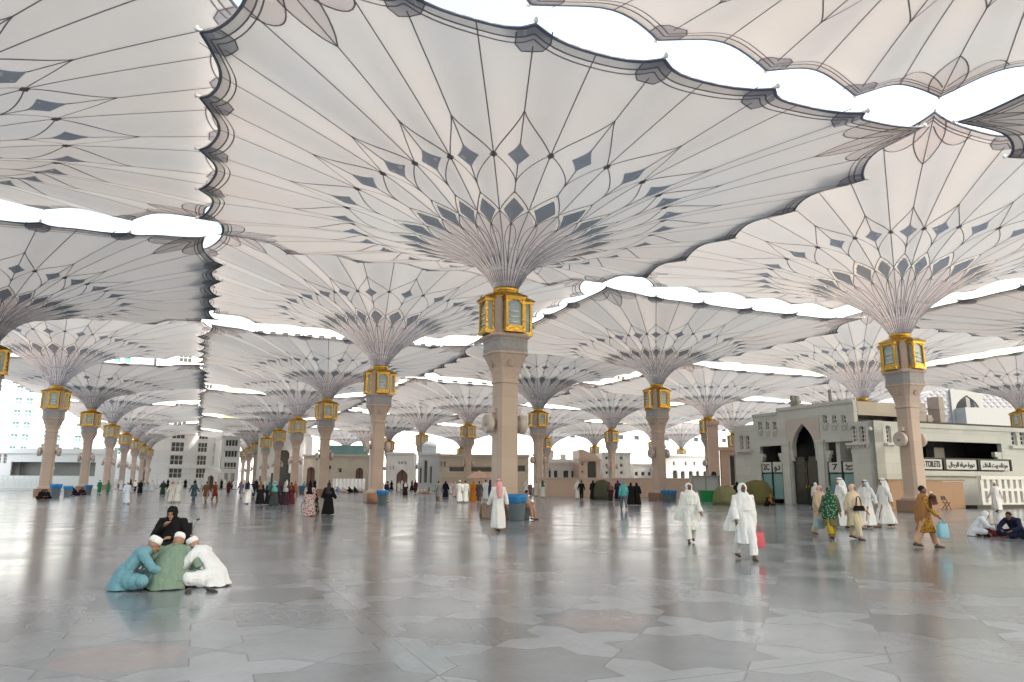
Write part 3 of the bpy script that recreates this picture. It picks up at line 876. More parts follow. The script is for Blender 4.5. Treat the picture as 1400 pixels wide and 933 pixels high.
# pink surround of the gate arch
zs_ = gate[3] + .45
mb = MB(); g.wall(door[0] - .35, door[1] + .35, door[3] + .9, zs_, [(gate[0], gate[1], 0, gate[3], .8)], y=-.06, th=.055, mb=mb)
mb.build('arch_surround', M['pinkstone'], g.t)
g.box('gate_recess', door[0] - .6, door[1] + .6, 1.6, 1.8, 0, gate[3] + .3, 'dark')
mb = MB()
for sg in (-1, 1):
    xm = (door[0] + door[1]) / 2; w = (door[1] - door[0]) / 2
    a, b = sorted((xm + sg * .03, xm + sg * w))
    dl = MB(); dl.box(a + .02, b - .02, .22, .28, .05, door[3] - .05)
    for zz in (.3, 1.5, 2.7):
        dl.box(a + .18, b - .18, .19, .215, zz, zz + .95)
    d_o = dl.build('door', M['bronze'], g.t)
    MB().tube([(xm + sg * .14, .14, 1.1), (xm + sg * .14, .14, 1.5)], .03).build('handle', M['gold'], d_o)
for o, i_ in ((left_op, 0), (right_op, 1)):
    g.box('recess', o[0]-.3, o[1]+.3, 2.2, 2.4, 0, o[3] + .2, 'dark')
    wd = (o[1] - o[0]) / 2 - .14
    zsg = g.z_at((1057, 1153)[i_], 646); zst = g.z_at((1057, 1153)[i_], 632)
    for q in (0, 1):
        xa = o[0] + .1 + q * (wd + .1)
        sgn = g.box('sign_board', xa, xa + wd - .08, .10, .16, zsg, zst, 'sign')
        g.box('glass_door', xa, xa + wd - .08, .14, .18, .35, zsg - .12, 'teal')
        fr = MB()
        for xx in (xa - .06, xa + wd - .08): fr.box(xx, xx + .055, .10, .19, .0, zst + .05)
        fr.box(xa, xa + wd - .08, .11, .19, zsg - .1, zsg - .04); fr.box(xa, xa + wd - .08, .11, .19, .30, .348)
        fr.build('door_frame', M['ink'], g.t)
    if i_:
        text_mesh('7', .8, 'ink', g.t, 'lettering', (o[0] + .1 + wd * .45, .085, (zsg + zst) / 2), fit=(wd * .62, (zst - zsg) * .62))
        text_mesh('\uFE94\uFEAD\uFEED\uFEA9\n\uFEE9\uFE8E\uFEF4\uFEE3', .42, 'ink', g.t, 'lettering', (o[0] + .2 + wd * 1.45, .085, (zsg + zst) / 2), fit=(wd * .62, (zst - zsg) * .62))
    else:
        text_mesh('2C', .6, 'ink', g.t, 'lettering', (o[0] + .1 + wd * .45, .085, (zsg + zst) / 2), fit=(wd * .62, (zst - zsg) * .62))
        text_mesh('\uFEED\uFEA9', .6, 'ink', g.t, 'lettering', (o[0] + .2 + wd * 1.45, .085, (zsg + zst) / 2), fit=(wd * .62, (zst - zsg) * .62))
for o in sm: g.window(o, m='smoke', bars=(0, 1))
for o in wl: g.window(o, m='smoke', bars=(1, 2))
for o in wr: g.window(o, y=-.3, m='smoke', bars=(1, 3))
g.shell(X(1008), 12.3, g.z_at(1020, 582), 9, 'clad')
mb = MB(); mb.box(X(1035), X(1176), .4, 7, g.z_at(1020, 582), H0 - .2); mb.box(X(1069), X(1176), .4, 7, H0 - .2, H1 - .1)
mb.box(X(1130), 12.2, 3.0, 8.5, H0 - .2, H1 + .1)
mb.build('upper_storey', M['clad_warm'], g.t)
mb = MB()   # roof plant: little vents and a pole
mb.box(X(1082), X(1085), .5, .8, H1, H1 + 1.0); mb.box(X(1088), X(1091), .5, .8, H1, H1 + .9); mb.box(X(1080), X(1093), .45, .85, H1 + .3, H1 + .5)
mb.build('roof_vent', M['grey'], g.t)
MB().tube([(X(1131), 1, H1 - .1), (X(1131), 1, H1 + 1.1)], .12).build('roof_pole', M['grey'], g.t)
mb = MB(); mb.lathe([(.02, 0), (.13, .05), (.13, .22), (.06, .3)], 12, c=(X(1207), -.7)); 
ob = mb.build('wall_lamp', M['steel'], g.t); ob.location.z = g.z_at(1207, 590)

# the long wing with the sign boards, facing the viewer
w_ = Bldg('toilet_wing', 'long low wing of the toilets building with a dark recess over three white sign boards', 'building', KC - E2 * .5 - E1 * .0, TH)
LW = 30.0
Xw = w_.x_at
zt = w_.z_at(1300, 581); zc = w_.z_at(1300, 604); zr = w_.z_at(1300, 629)
recess = (Xw(1250), Xw(1376), w_.z_at(1310, 644), zc, 0)
win3 = w_.op(1218, 1225.5, 582, 605, .5)
winR = [w_.op(1390, 1399, 590, 609, .5), w_.op(1402, 1411, 590, 609, .5)]
mb = MB()
w_.wall(0, Xw(1240), 0, w_.z_at(1215, 576), [win3], th=.5, mb=mb)
w_.wall(Xw(1240) + .003, LW, 0, zt, [recess] + winR, mb=mb)
mb.box(Xw(1240), LW, -.12, -.003, zt - .3, zt + .02)
mb.box(Xw(1244), Xw(1382), -.35, -.003, recess[2] - .38, recess[2] - .04)
mb.build('wall', M['clad'], w_.t)
mb = MB()
for q in range(3):
    mb.box(recess[1] - .8 + .25*q, recess[1] - .001, .03, .3, recess[3] - 1.0 - .35*q, recess[3] - .652 - .35*q)
mb.build('corbel', M['clad'], w_.t)
mb = MB()
mb.box(winR[0][0] - .3, winR[1][1] + .3, -.3, -.003, winR[0][2] - .25, winR[0][2] - .06)
mb.build('bay_ledge', M['clad'], w_.t)
mb = MB()
mb.box(win3[0] - .25, win3[1] + .25, -.28, -.003, win3[2] - .22, win3[2] - .05)
mb.build('bay_ledge', M['clad'], w_.t)
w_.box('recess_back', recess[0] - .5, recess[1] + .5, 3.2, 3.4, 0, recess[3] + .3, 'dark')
w_.box('recess_duct', Xw(1322), Xw(1336), 2.3, 3.0, recess[2] + 1.0, recess[3] - .3, 'grey')
w_.window(win3, m='smoke', bars=(1, 3))
for o in winR: w_.window(o, m='smoke', bars=(1, 2))
w_.shell(3.6, LW, zt, 9, 'clad')
mb = MB(); mb.box(Xw(1240), LW - 1, -.04, 6, zt + .021, zt + .16); mb.build('parapet_strip', M['ink'], w_.t)
zs0, zs1 = w_.z_at(1300, 643), w_.z_at(1300, 629)
TX = ["MEN'S TOILETS",
      '\uFEDD\uFE8E\uFE9F\uFEAE\uFEDF\uFE8D \uFEE9\uFE8E\uFEF4\uFEE3 \uFE93\uFEAD\uFEED\uFEA9',
      '\uFE80\uFEFC\uFEA8\uFEDF\uFE8D \uFE96\uFBFF\uFE91 \uFBA7\uFEE7\uFE8D\uFEA9\uFEAE\uFEE3']
for (pa, pb), tx, sz in zip(((1243, 1286), (1291, 1333), (1338, 1378)), TX, (.62, .74, .74)):
    a, b = Xw(pa), Xw(pb)
    sb = w_.box('sign_board', a + .05, b - .05, -.34, -.26, zs0 + .04, zs1, 'sign')
    text_mesh(tx, sz, 'ink', w_.t, 'lettering', ((a + b) / 2, -.355, (zs0 + zs1) / 2 + .02), bold=.016, fit=(abs(b - a) * .84, (zs1 - zs0) * .62))
mb = MB()
for px in (1243, 1288.5, 1335.5, 1380): mb.box(Xw(px) - .07, Xw(px) + .07, -.36, -.24, zs0 - .02, zs1 + .12)
mb.box(Xw(1243), Xw(1380), -.34, -.25, zs1 + .003, zs1 + .12)
mb.build('sign_frame', M['ink'], w_.t)
# roof things
for px, hh, ww in ((1302, 2.6, .5), (1308, 1.8, .5), (1316, .9, .5), (1334, 2.4, .55), (1286, .8, .6), (1296, .9, .8)):
    x = Xw(px); mb = MB(); mb.box(x - ww/2, x + ww/2, 2, 3, zt - .06, zt + hh); mb.box(x - ww/2 - .08, x + ww/2 + .08, 1.95, 3.05, zt + hh*.6, zt + hh*.6 + .12)
    mb.build('roof_vent', M['offwhite'], w_.t)
mb = MB(); mb.tube([(Xw(1262), 4, zt + .7), (Xw(1300), 4, zt + .5), (Xw(1345), 4.5, zt + .9)], .25); mb.build('roof_pipe', M['grey'], w_.t)

# balustrade in front of the wing
bp = Bldg('balustrade', 'white stone balustrade with vertical slots in front of the sign wing', 'balustrade', (KC - E1 * 2.4)[:2], TH)
mb = MB(); xa, xb = bp.x_at(1342), bp.x_at(1345) + 14
zt2 = bp.z_at(1370, 651)
mb.box(xa, xb, 0, .25, 0, .35); mb.box(xa, xb, -.05, .3, zt2 - .25, zt2); mb.box(xa, xb, .02, .23, zt2 * .52, zt2 * .60)
q = xa
while q < xb:
    mb.box(q, q + .32, .03, .22, .35, zt2 - .25); q += .62
mb.build('rail', M['white_wall'], bp.t)
bp.box('plinth_base', bp.x_at(1316), xb, -.9, -.05, 0, .22, 'ink')

# brown wooden hoarding round the right-hand pillar
hb = Bldg('wooden_hoarding', 'brown wooden panel hoarding behind the right-hand pillar', 'hoarding', ground(1217, 697)[:2], TH)
mb = MB(); mb.box(0, hb.x_at(1290), 0, .25, 0, hb.z_at(1260, 658)); mb.box(hb.x_at(1290) + .02, hb.x_at(1318), .02, .27, 0, hb.z_at(1260, 658) - .04)
mb.box(hb.x_at(1213) - .1, -.02, .05, .3, 0, hb.z_at(1260, 660))
mb.build('panel', M['wood'], hb.t)
mb = MB(); mb.box(-.1, hb.x_at(1319), -.06, .32, hb.z_at(1260, 658) + .003, hb.z_at(1260, 657) + .06); mb.build('coping', M['plinth'], hb.t)
ch = empty('folding_chair', ground(1294, 697), R(30), label='small black folding chair standing before the brown hoarding', cat='chair')
for sg in (-1, 1):
    MB().tube([(sg*.2, -.2, 0), (sg*.2, .18, .85)], .02, 6).build('leg', M['ink'], ch)
    MB().tube([(sg*.18, .2, 0), (sg*.18, -.18, .45)], .02, 6).build('leg', M['ink'], ch)
MB().box(-.2, .2, -.2, .15, .43, .46).build('seat', M['ink'], ch)
MB().box(-.2, .2, .13, .17, .62, .85).build('backrest', M['ink'], ch)

# domed gate wall behind, far right
dm = Bldg('domed_hall', 'white hall with lattice relief and a dark pointed arch above the right wing', 'building', at_depth(1236, 600, 134)[:2], R(8))
a, b = dm.x_at(1258), dm.x_at(1430)
arch = dm.op(1317, 1350, 541, 600, .55)
mb = MB(); N = 16
prof = []
for q in range(N + 1):
    x = a + (b - a) * q / N; u = (q / N - .42) / .58
    prof.append((x, dm.z_at(1300, 527) - 5.0 * max(0, abs(u)) ** 2.2 * (1.0 if u > 0 else 1.6)))
zl = min(z for _, z in prof) - 1
dm.wall(a, b, 0, zl, [(arch[0], arch[1], 0, zl, 0)], mb=mb, th=1.0)
for (x0_, z0_), (x1_, z1_) in zip(prof, prof[1:]):
    xm = (x0_ + x1_) / 2
    if arch[0] < xm < arch[1]: zb = arch[3] + .0
    else: zb = zl
    mb.prism([(x0_, zb), (x1_, zb), (x1_, z1_), (x0_, z0_)], 0, 1.0)
dm.wall(arch[0], arch[1], zl, arch[3], [(arch[0], arch[1], zl, arch[3], .5)], mb=mb, th=1.0)
mb.build('front_wall', M['lattice'], dm.t)
mb = MB(); dm.wall(arch[0] - .8, arch[1] + .8, 0, arch[3] + 1.0, [(arch[0], arch[1], 0, arch[3], .55)], y=-.35, th=.34, mb=mb); mb.build('arch_surround', M['lattice_plain'], dm.t)
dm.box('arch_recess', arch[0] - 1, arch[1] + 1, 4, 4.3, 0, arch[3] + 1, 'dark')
mb = MB()
rings = []
for y in (5.0, 16): rings.append([Vector((x, y, z - .4)) for x, z in prof] + [Vector((b, y, 0)), Vector((a, y, 0))])
mb.loft(rings, smooth=False); mb.build('hall_roof', M['lattice_plain'], dm.t)
dm.box('lower_block', dm.x_at(1315), dm.x_at(1390), -3, -.4, 0, dm.z_at(1350, 560), 'lattice_plain')

# ------------------------------------------------------------------ hotels far behind
def hotel(name, label, px0, px1, depth, zh, ops_fn, ang=None, mwall='hotel', bars=(1, 1), wm='teal', deep=18):
    b_ = Bldg(name, label, 'building', at_depth(px0, 650, depth)[:2], TH if ang is None else ang)
    x1 = b_.x_at(px1)
    ops = ops_fn(b_, x1)
    mb = MB(); b_.wall(0, x1, 0, zh, ops, mb=mb, th=.6); mb.build('wall', M[mwall], b_.t)
    for o in ops[:100]: b_.window(o, y=.35, m=wm, bars=bars, fw=.14)
    if len(ops) > 100:
        mb = MB()
        for o in ops[100:]: mb.box(o[0], o[1], .4, .45, o[2], o[3])
        ob = mb.build('upper_windows', M[wm], b_.t); ob['kind'] = 'stuff'
    b_.shell(0, x1, zh, deep, mwall, th=.6)
    mb = MB(); mb.box(-.3, x1 + .3, -.4, -.003, zh - 1.0, zh + .1)
    z = 5.0
    while z < zh - 4: mb.box(0, x1, -.12, -.003, z, z + .25); z += 10.2
    mb.build('cornice', M[mwall], b_.t)
    return b_
def rows(x0, x1, z0, z1, px_, pz, w, h, arch=0, pair=0):
    out = []; z = z0
    while z + h < z1:
        x = x0
        while x + w < x1:
            if pair:
                out.append((x, x + w * .4, z, z + h, arch)); out.append((x + w * .6, x + w, z, z + h, arch))
            else: out.append((x, x + w, z, z + h, arch))
            x += px_
        z += pz
    return out
hotel('hotel_tower', 'white hotel with teal windows in regular rows, at the far left edge', -150, 196, 205, 52,
      lambda b_, x1: rows(2, x1 - 1, 9, 50, 8.2, 3.55, 4.6, 2.0, pair=1))
hotel('hotel_block', 'white hotel with tall dark window strips behind the left row of pillars', 200, 300, 225, 47,
      lambda b_, x1: [(b_.x_at(pa), b_.x_at(pb), z, z + 3.0, 0) for z in range(2, 43, 4) for pa, pb in ((203, 206), (231, 249), (268, 281), (289, 292))], bars=(2, 1), wm='smoke', mwall='hotel')
pk = hotel('parking_block', 'grey multi-storey block with open dark decks beside the white hotel', 302, 326, 215, 15,
      lambda b_, x1: [(.6, x1 - .6, z, z + 2.0, 0) for z in (4.6, 8.0, 11.2)] + [(.8, x1 / 2 - .2, 0, 3.6, .5), (x1 / 2 + .2, x1 - .8, 0, 3.6, .5)], mwall='clad', bars=(3, 0), wm='dark')
hotel('arcaded_hotel', 'tall pale hotel with a top row of arched openings, centre left skyline', 326, 716, 290, 66,
      lambda b_, x1: rows(3, x1 - 2, 56.0, 63.5, 4.9, 8, 2.7, 5.6, .5) + rows(3, x1 - 2, 28, 50, 7, 5.2, 2.6, 2.4), bars=(0, 1), wm='smoke')
hotel('long_hotel', 'long pale hotel with small windows beyond the right-hand canopies', 700, 1085, 340, 62,
      lambda b_, x1: rows(3, x1 - 2, 52, 60, 9, 4, 4.4, 1.8, pair=1) + rows(3, x1 - 2, 22, 36, 9, 6, 3.0, 2.4), bars=(0, 0), wm='smoke')
hotel('skyline_tower', 'slim pale tower rising in the white gap between right-hand canopies', 997, 1031, 420, 112,
      lambda b_, x1: rows(1.5, x1 - 1, 96, 110, 4.2, 4.5, 2.2, 3.0), bars=(0, 1), wm='grey')
hotel('cream_hotel', 'pale hotel wing closing the view behind the toilets building', 1080, 1500, 300, 38,
      lambda b_, x1: rows(3, x1 - 2, 8, 34, 9, 5, 3.0, 2.4), bars=(0, 0), wm='grey')

# ------------------------------------------------------------------ middle distance buildings
# left annex
an = Bldg('left_annex', 'low pale annex with one long dark recess behind the left row of pillars', 'building', at_depth(-60, 650, 126)[:2], R(2))
zt = an.z_at(80, 614); x1 = an.x_at(146)
rc = an.op(14, 130, 632, 651); rc = (*rc[:2], rc[2], rc[3], 0)
w2 = [an.op(a, a + 5, 621, 634, .5) for a in (-6, 2)]
mb = MB(); an.wall(0, x1, 0, zt, [rc] + w2, mb=mb); mb.box(0, x1, -.3, -.003, zt - .8, zt + .05); mb.build('wall', M['white_wall'], an.t)
an.shell(0, x1, zt, 3, 'white_wall')
an.box('recess_back', rc[0], rc[1], 2.5, 2.7, 0, rc[3] + .2, 'grey')
for o in w2: an.window(o, m='smoke', bars=(1, 2))
an.box('sign_board', an.x_at(58), an.x_at(72), .5, .6, an.z_at(65, 641.5), an.z_at(65, 638.5), 'sign')
# crowd barrier
cb = Bldg('crowd_barrier', 'white metal crowd barrier in front of the left annex', 'barrier', ground(-30, 670.5)[:2], R(2))
mb = MB(); L_ = cb.x_at(118)
for z in (.08, .75, 1.45, 1.95): mb.box(0, L_, 0, .08, z, z + .1)
q = 0
while q < L_: mb.box(q, q + .07, .015, .065, 0, 2.0); mb.box(q + .25, q + .5, .02, .06, .2, .7); mb.box(q + .25, q + .5, .02, .06, .85, 1.35); q += .75
mb.build('railing', M['steel'], cb.t)
# small white portal
po = Bldg('white_portal', 'small white domed portal standing alone behind the crowd left of centre', 'portal', ground(277, 668)[:2], R(0))
a, b = 0, po.x_at(299); zt = po.z_at(288, 640)
mb = MB(); N = 14; xm = (a + b) / 2; hw = (b - a) / 2
outer = [(xm + hw * math.cos(PI * q / N), (zt - hw) + hw * math.sin(PI * q / N)) for q in range(N + 1)]
inner = [(xm + hw * .42 * math.cos(PI * q / N), (zt - hw) * .75 + hw * .42 * math.sin(PI * q / N)) for q in range(N + 1)]
for q in range(N): mb.prism([inner[q], outer[q], outer[q+1], inner[q+1]], 0, 2.0)
mb.box(a, xm - hw * .42, .002, 1.998, 0, inner[-1][1]); mb.box(xm + hw * .42, b, .002, 1.998, 0, inner[0][1])
mb.prism([(a, inner[-1][1]), (xm - hw * .42, inner[-1][1]), outer[-1]], .002, 1.998); mb.prism([(b, inner[0][1]), (xm + hw * .42, inner[0][1]), outer[0]], .002, 1.998)
mb.build('arch', M['white_wall'], po.t)
po.box('doorway', xm - hw * .42, xm + hw * .42, 1.2, 1.3, 0, inner[N//2][1] + .1, 'brownarch')

def hall(name, label, px0, px1, pytop, depth, ops, m='white_wall', ang=R(4), deep=10, slope=0, wm='brownarch', cat='building'):
    b_ = Bldg(name, label, cat, at_depth(px0, 650, depth)[:2], ang)
    x1 = b_.x_at(px1); zh = b_.z_at((px0 + px1) / 2, pytop)
    oo = [b_.op(*o) for o in ops]
    oo = [(max(.2, o[0]), min(x1 - .2, o[1]), 0 if o[2] < 1.0 else o[2], min(o[3], zh - .4), o[4]) for o in oo]
    mb = MB(); b_.wall(0, x1, 0, zh, oo, mb=mb, th=.5)
    mb.box(-.15, x1 + .15, -.25, -.003, zh - .35, zh + .05)
    mb.build('wall', M[m], b_.t)
    b_.shell(0, x1, zh, deep, m, th=.5)
    for o in oo:
        big = o[2] == 0
        ob = b_.window(o, y=.4, m=wm if big else 'smoke', bars=(0, 0) if not big else (1, 0), name='door' if big else 'window', frame='white_wall' if not big else 'ink', fw=.12)
    return b_, x1, zh
bh, x1, zh = hall('arched_hall', 'white hall with one big brown round arch left of centre', 350, 414, 594, 172, [(378, 395, 615, 660, .5)])
mb = MB(); mb.prism([(0, zh + .051), (x1, zh + .051), (x1 * .8, zh + 2.2), (x1 * .25, zh + 2.6)], 1, 9); mb.build('roof', M['white_wall'], bh.t)
bh.box('poster', bh.x_at(356), bh.x_at(365), -.3, -.2, bh.z_at(360, 658), bh.z_at(360, 651), 'brownarch')
bh.box('shop_front', bh.x_at(372), bh.x_at(400), -.5, -.28, 0, bh.z_at(380, 647), 'smoke')
ba, x1, zh = hall('cream_annex', 'cream annex with two dark arched doorways behind the seated pilgrims', 414, 508, 622, 152,
     [(420, 431, 639, 662, .5), (487, 497, 640, 662, .5), (463, 468, 640, 647, 0), (440, 444, 636, 643, 0), (449, 453, 636, 643, 0)], m='clad_warm')
MB().box(ba.x_at(447), ba.x_at(502), .8, 1.2, zh - .2, ba.z_at(480, 609)).build('teal_glazing', M['teal'], ba.t)
hall('white_gatehouse', 'small white gatehouse with a pointed dark door and three tiny windows', 528, 566, 619, 136,
     [(543, 558, 642, 664, .6), (545, 547, 631, 635, 0), (549.5, 551.5, 631, 635, 0), (554, 556, 631, 635, 0), (533, 535, 637, 643, .5), (537.5, 539.5, 637, 643, .5)])
pv, x1, zh = hall('slotted_pavilion', 'bluish white pavilion with three tall dark slots', 571, 602, 620, 128,
     [(574, 578, 639, 662, .5), (580, 585.5, 629, 661, .5), (588, 592, 638, 662, .5)], m='bluewhite', deep=4, wm='smoke')
mb = MB(); mb.box(x1 * .15, x1 * .8, .5, 3.5, zh, zh + 1.0); mb.lathe([(1.3, zh + 1), (1.25, zh + 1.5), (.8, zh + 2.0), (.1, zh + 2.3)], 16, c=(x1 * .48, 2)); mb.build('cupola', M['bluewhite'], pv.t)
hall('long_annex', 'long low annex with a dark slot recess just left of the central pillar', 600, 724, 622, 121,
     [(602, 605.5, 631, 638.5, .5), (607, 610.5, 631, 638.5, .5), (614, 676, 638, 646, 0), (684, 720, 636, 646, 0)], m='clad_warm', wm='dark')
hall('white_arcade', 'white arcaded building with five brown arches right of the central pillar', 738, 792, 632, 166,
     [(740, 745, 643, 662, .5), (748, 755, 643, 662, .5), (758, 764, 643, 662, .5), (771, 779, 643, 662, .5), (782, 790, 643, 662, .5)])
up = Bldg('upper_white_house', 'white house with a row of small windows above the arcade', 'building', at_depth(742, 650, 190)[:2], R(4))
x1 = up.x_at(786); zh = up.z_at(760, 628)
oo = [up.op(a, a + 3, 634, 640) for a in (746, 754, 759, 764, 775)]
mb = MB(); up.wall(0, x1, 0, zh, oo, mb=mb); mb.box(x1*.2, x1*.3, .5, 2.5, zh, zh + 2.2); mb.box(x1*.6, x1*.75, .5, 2.5, zh, zh + 1.3); mb.build('wall', M['white_wall'], up.t); up.shell(0, x1, zh, 8, 'white_wall')
for o in oo: up.window(o, m='smoke', bars=(0, 0))
pg, x1, zh = hall('peach_hall', 'peach gabled hall with one tall round brown arch right of the central pillar', 792, 822, 628, 158, [(804, 817, 625, 660, .5), (796, 799, 632, 637, 0), (796, 799, 643, 648, 0)], m='peach')
mb = MB(); mb.prism([(0, zh + .051), (x1, zh + .051), (x1 * .85, zh + .8), (x1 * .15, zh + 2.1), (0, zh + 2.0)], 0.02, 9); mb.build('gable', M['peach'], pg.t)
hall('grey_house', 'grey house with two rows of dark windows beyond the peach wall', 824, 864, 619, 170,
     [(a, a + 4, z, z + 5, 0) for z in (624, 634, 644) for a in (829, 839, 849)], m='clad')
hall('pale_shops', 'pale low shops beyond the peach wall between two pillars', 866, 908, 634, 176, [(a, a + 5, 645, 651, .5) for a in (869, 878, 887, 896)])
hall('white_arcade_house', 'white building with round arches and windows left of the square pier', 910, 974, 622, 168,
     [(921, 928, 643, 662, .5), (932, 938, 644, 662, .5), (943, 949, 644, 662, .5), (953, 958, 644, 662, .5), (963, 968, 644, 662, .5), (922, 925, 631, 637, 0), (938, 941, 631, 637, 0), (950, 953, 631, 637, 0)])
sp_, x1, zh = hall('square_pier', 'tall square beige stone pier at the left end of the toilets building', 970, 986, 577, 82, [(974, 981, 645, 672, .5)], m='peach', ang=R(-14), deep=5)
hall('pier_wing', 'beige wing with a dark niche between the square pier and the toilets building', 986.5, 1012, 612, 84, [(999, 1008, 622, 665, 0)], m='peach', ang=R(-14), deep=4, wm='dark')
# peach boundary wall
wl_ = Bldg('boundary_wall', 'peach panelled boundary wall across the centre right behind the crowd', 'wall', ground(736, 679.2)[:2], R(3))
L_ = wl_.x_at(972); zt = wl_.z_at(850, 655)
mb = MB(); mb.box(0, L_, 0, .3, 0, zt); mb.build('panel', M['peach'], wl_.t)
mb = MB(); mb.box(-.05, L_, -.06, .36, zt + .002, zt + .12); mb.build('coping', M['pinkstone'], wl_.t)
# low wall / tents behind the seated crowd at the left centre
M['fence'] = mat('beige_hoarding', (0.50, 0.42, 0.33), 0.6, var=.12)
fb = Bldg('beige_hoarding', 'low beige hoarding behind the orange-clad walker left of the central pillar', 'hoarding', at_depth(604, 660, 112)[:2], R(3))
MB().box(0, fb.x_at(690), 0, .2, 0, fb.z_at(640, 653)).build('panel', M['fence'], fb.t)

# ------------------------------------------------------------------ people
CLOTH = {}
def cloth(c, rough=.85, var=.1):
    key = tuple(round(x, 3) for x in c) + (var,)
    if key not in CLOTH:
        CLOTH[key] = mat('fabric_%d' % len(CLOTH), c, rough, var=var, scale=9, spec=.15, bump=.25, bscale=22)
    return CLOTH[key]
def patterned(c1, c2, sc=16):
    key = (tuple(c1), tuple(c2), sc)
    if key not in CLOTH:
        m = mat('printed_fabric', c1, .85, var=.1, spec=.15)
        nt = m.node_tree; b = nt.nodes['Principled BSDF']
        tc = node(nt, 'ShaderNodeTexCoord'); v = node(nt, 'ShaderNodeTexVoronoi'); v.inputs['Scale'].default_value = sc
        nt.links.new(tc.outputs['Object'], v.inputs['Vector'])
        cr = node(nt, 'ShaderNodeMath', operation='LESS_THAN'); cr.inputs[1].default_value = .38
        nt.links.new(v.outputs['Distance'], cr.inputs[0])
        mx = node(nt, 'ShaderNodeMix', data_type='RGBA')
        mx.inputs[6].default_value = (*c1, 1); mx.inputs[7].default_value = (*c2, 1)
        nt.links.new(cr.outputs[0], mx.inputs[0]); nt.links.new(mx.outputs[2], b.inputs['Base Color'])
        CLOTH[key] = m
    return CLOTH[key]
SKIN = mat('skin_tan', (0.36, 0.20, 0.13), 0.55, var=.08)
SKIN_D = mat('skin_brown', (0.17, 0.09, 0.06), 0.55, var=.08)
EYE = mat('eye_dark', (0.02, 0.015, 0.012), 0.3, var=.05)
LIP = mat('lip', (0.26, 0.10, 0.08), 0.5, var=.05)

def fuse(mb, voxel, name, smooth=2, wrinkle=None):
    me = mb.mesh(name, [])
    o = bpy.data.objects.new('tmp', me); COL.objects.link(o)
    m1 = o.modifiers.new('r', 'REMESH'); m1.mode = 'VOXEL'; m1.voxel_size = voxel; m1.use_smooth_shade = True
    if smooth:
        m2 = o.modifiers.new('s', 'SMOOTH'); m2.factor = .5; m2.iterations = smooth
    dg = bpy.context.evaluated_depsgraph_get(); dg.update()
    out = bpy.data.meshes.new_from_object(o.evaluated_get(dg))
    bpy.data.objects.remove(o); bpy.data.meshes.remove(me)
    out.name = name
    if wrinkle is None: wrinkle = (.017 if voxel < .011 else .012) if name in ('gown', 'cape', 'tunic', 'shawl', 'shirt', 'trousers', 'headscarf', 'head_cloth') and voxel < .025 else 0
    if wrinkle:
        sd = len(out.vertices) * .013
        nv = len(out.vertices); co = [0.0] * (3 * nv); out.vertices.foreach_get('co', co)
        nr = [0.0] * (3 * nv); out.vertex_normals.foreach_get('vector', nr)
        for i in range(nv):
            x, y, z = co[3*i:3*i+3]; q = Vector((x * 9 + sd, y * 9, z * 3.2))
            w = (noise.noise(q) + .5 * noise.noise(q * 2.3) - .4 * abs(noise.noise(Vector((x*5, y*5, z*7 + sd))))) * wrinkle
            for j in range(3): co[3*i+j] += nr[3*i+j] * w
        out.vertices.foreach_set('co', co)
        out.update()
    out.materials.clear(); out.materials.append(None)
    return out

def ell(mb, c, r, rot=None, n=14, m_=9):
    c = Vector(c)
    rings = []
    for i in range(m_ + 1):
        a = -PI/2 + PI * (i + .35 * (i == 0) - .35 * (i == m_)) / m_
        ring = []
        for k in range(n):
            v = Vector((r[0]*math.cos(a)*math.cos(2*PI*k/n), r[1]*math.cos(a)*math.sin(2*PI*k/n), r[2]*math.sin(a)))
            if rot: v = rot @ v
            ring.append(c + v)
        rings.append(ring)
    mb.loft(rings)

def gown(mb, rows_, folds=0, amp=0.0, ph=0.0, n=48):
    """rows_: (cx, cy, z, a, b); folds deepen towards the last row"""
    rings = []; N = len(rows_) - 1
    for i, (cx, cy, z, a, b) in enumerate(rows_):
        t = i / N
        ring = []
        for k in range(n):
            f = 2*PI*k/n
            w = 1 + amp * t * (math.cos(folds * f + ph) + .5 * math.cos((folds * 2 - 3) * f + 1.7 * ph))
            ring.append(Vector((cx + a*w*math.cos(f), cy + b*w*math.sin(f), z + (.008 * math.cos(3*f+ph) if t == 1 else 0))))
        rings.append(ring)
    mb.loft(rings)

def hand(mb, wrist, d, side, fine):
    """palm with four fingers and a thumb, relaxed; d = direction of the hand"""
    w = Vector(wrist); d = Vector(d).normalized()
    u = Vector((0, 1, 0)) if abs(d.y) < .8 else Vector((0, 0, 1))
    lat = d.cross(u).normalized(); up = lat.cross(d).normalized()    # up = across the palm (finger spread)
    mb.tube([w - d*.02, w + d*.03, w + d*.085], [.026, .034, .030], 8)
    if not fine:
        mb.tube([w + d*.07, w + d*.16], [.03, .016], 7); return
    mb.tube([w + d*.03 + up*.018, w + d*.085 + up*.018], [.028, .024], 8); mb.tube([w + d*.03 - up*.018, w + d*.085 - up*.018], [.028, .024], 8)
    for i, L_ in enumerate((.070, .080, .075, .058)):
        o_ = up * (.033 - .022 * i)
        b0 = w + d*.075 + o_; c_ = lat * (.6 * side)
        mb.tube([b0, b0 + d*L_*.5 + c_*.012, b0 + d*L_*.95 + c_*.045], [.0105, .0100, .0085], 6)
    b0 = w + d*.02 + up*.035
    mb.tube([b0, b0 + d*.035 + up*.022, b0 + d*.065 + up*.026 + lat*side*.01], [.013, .011, .009], 6)

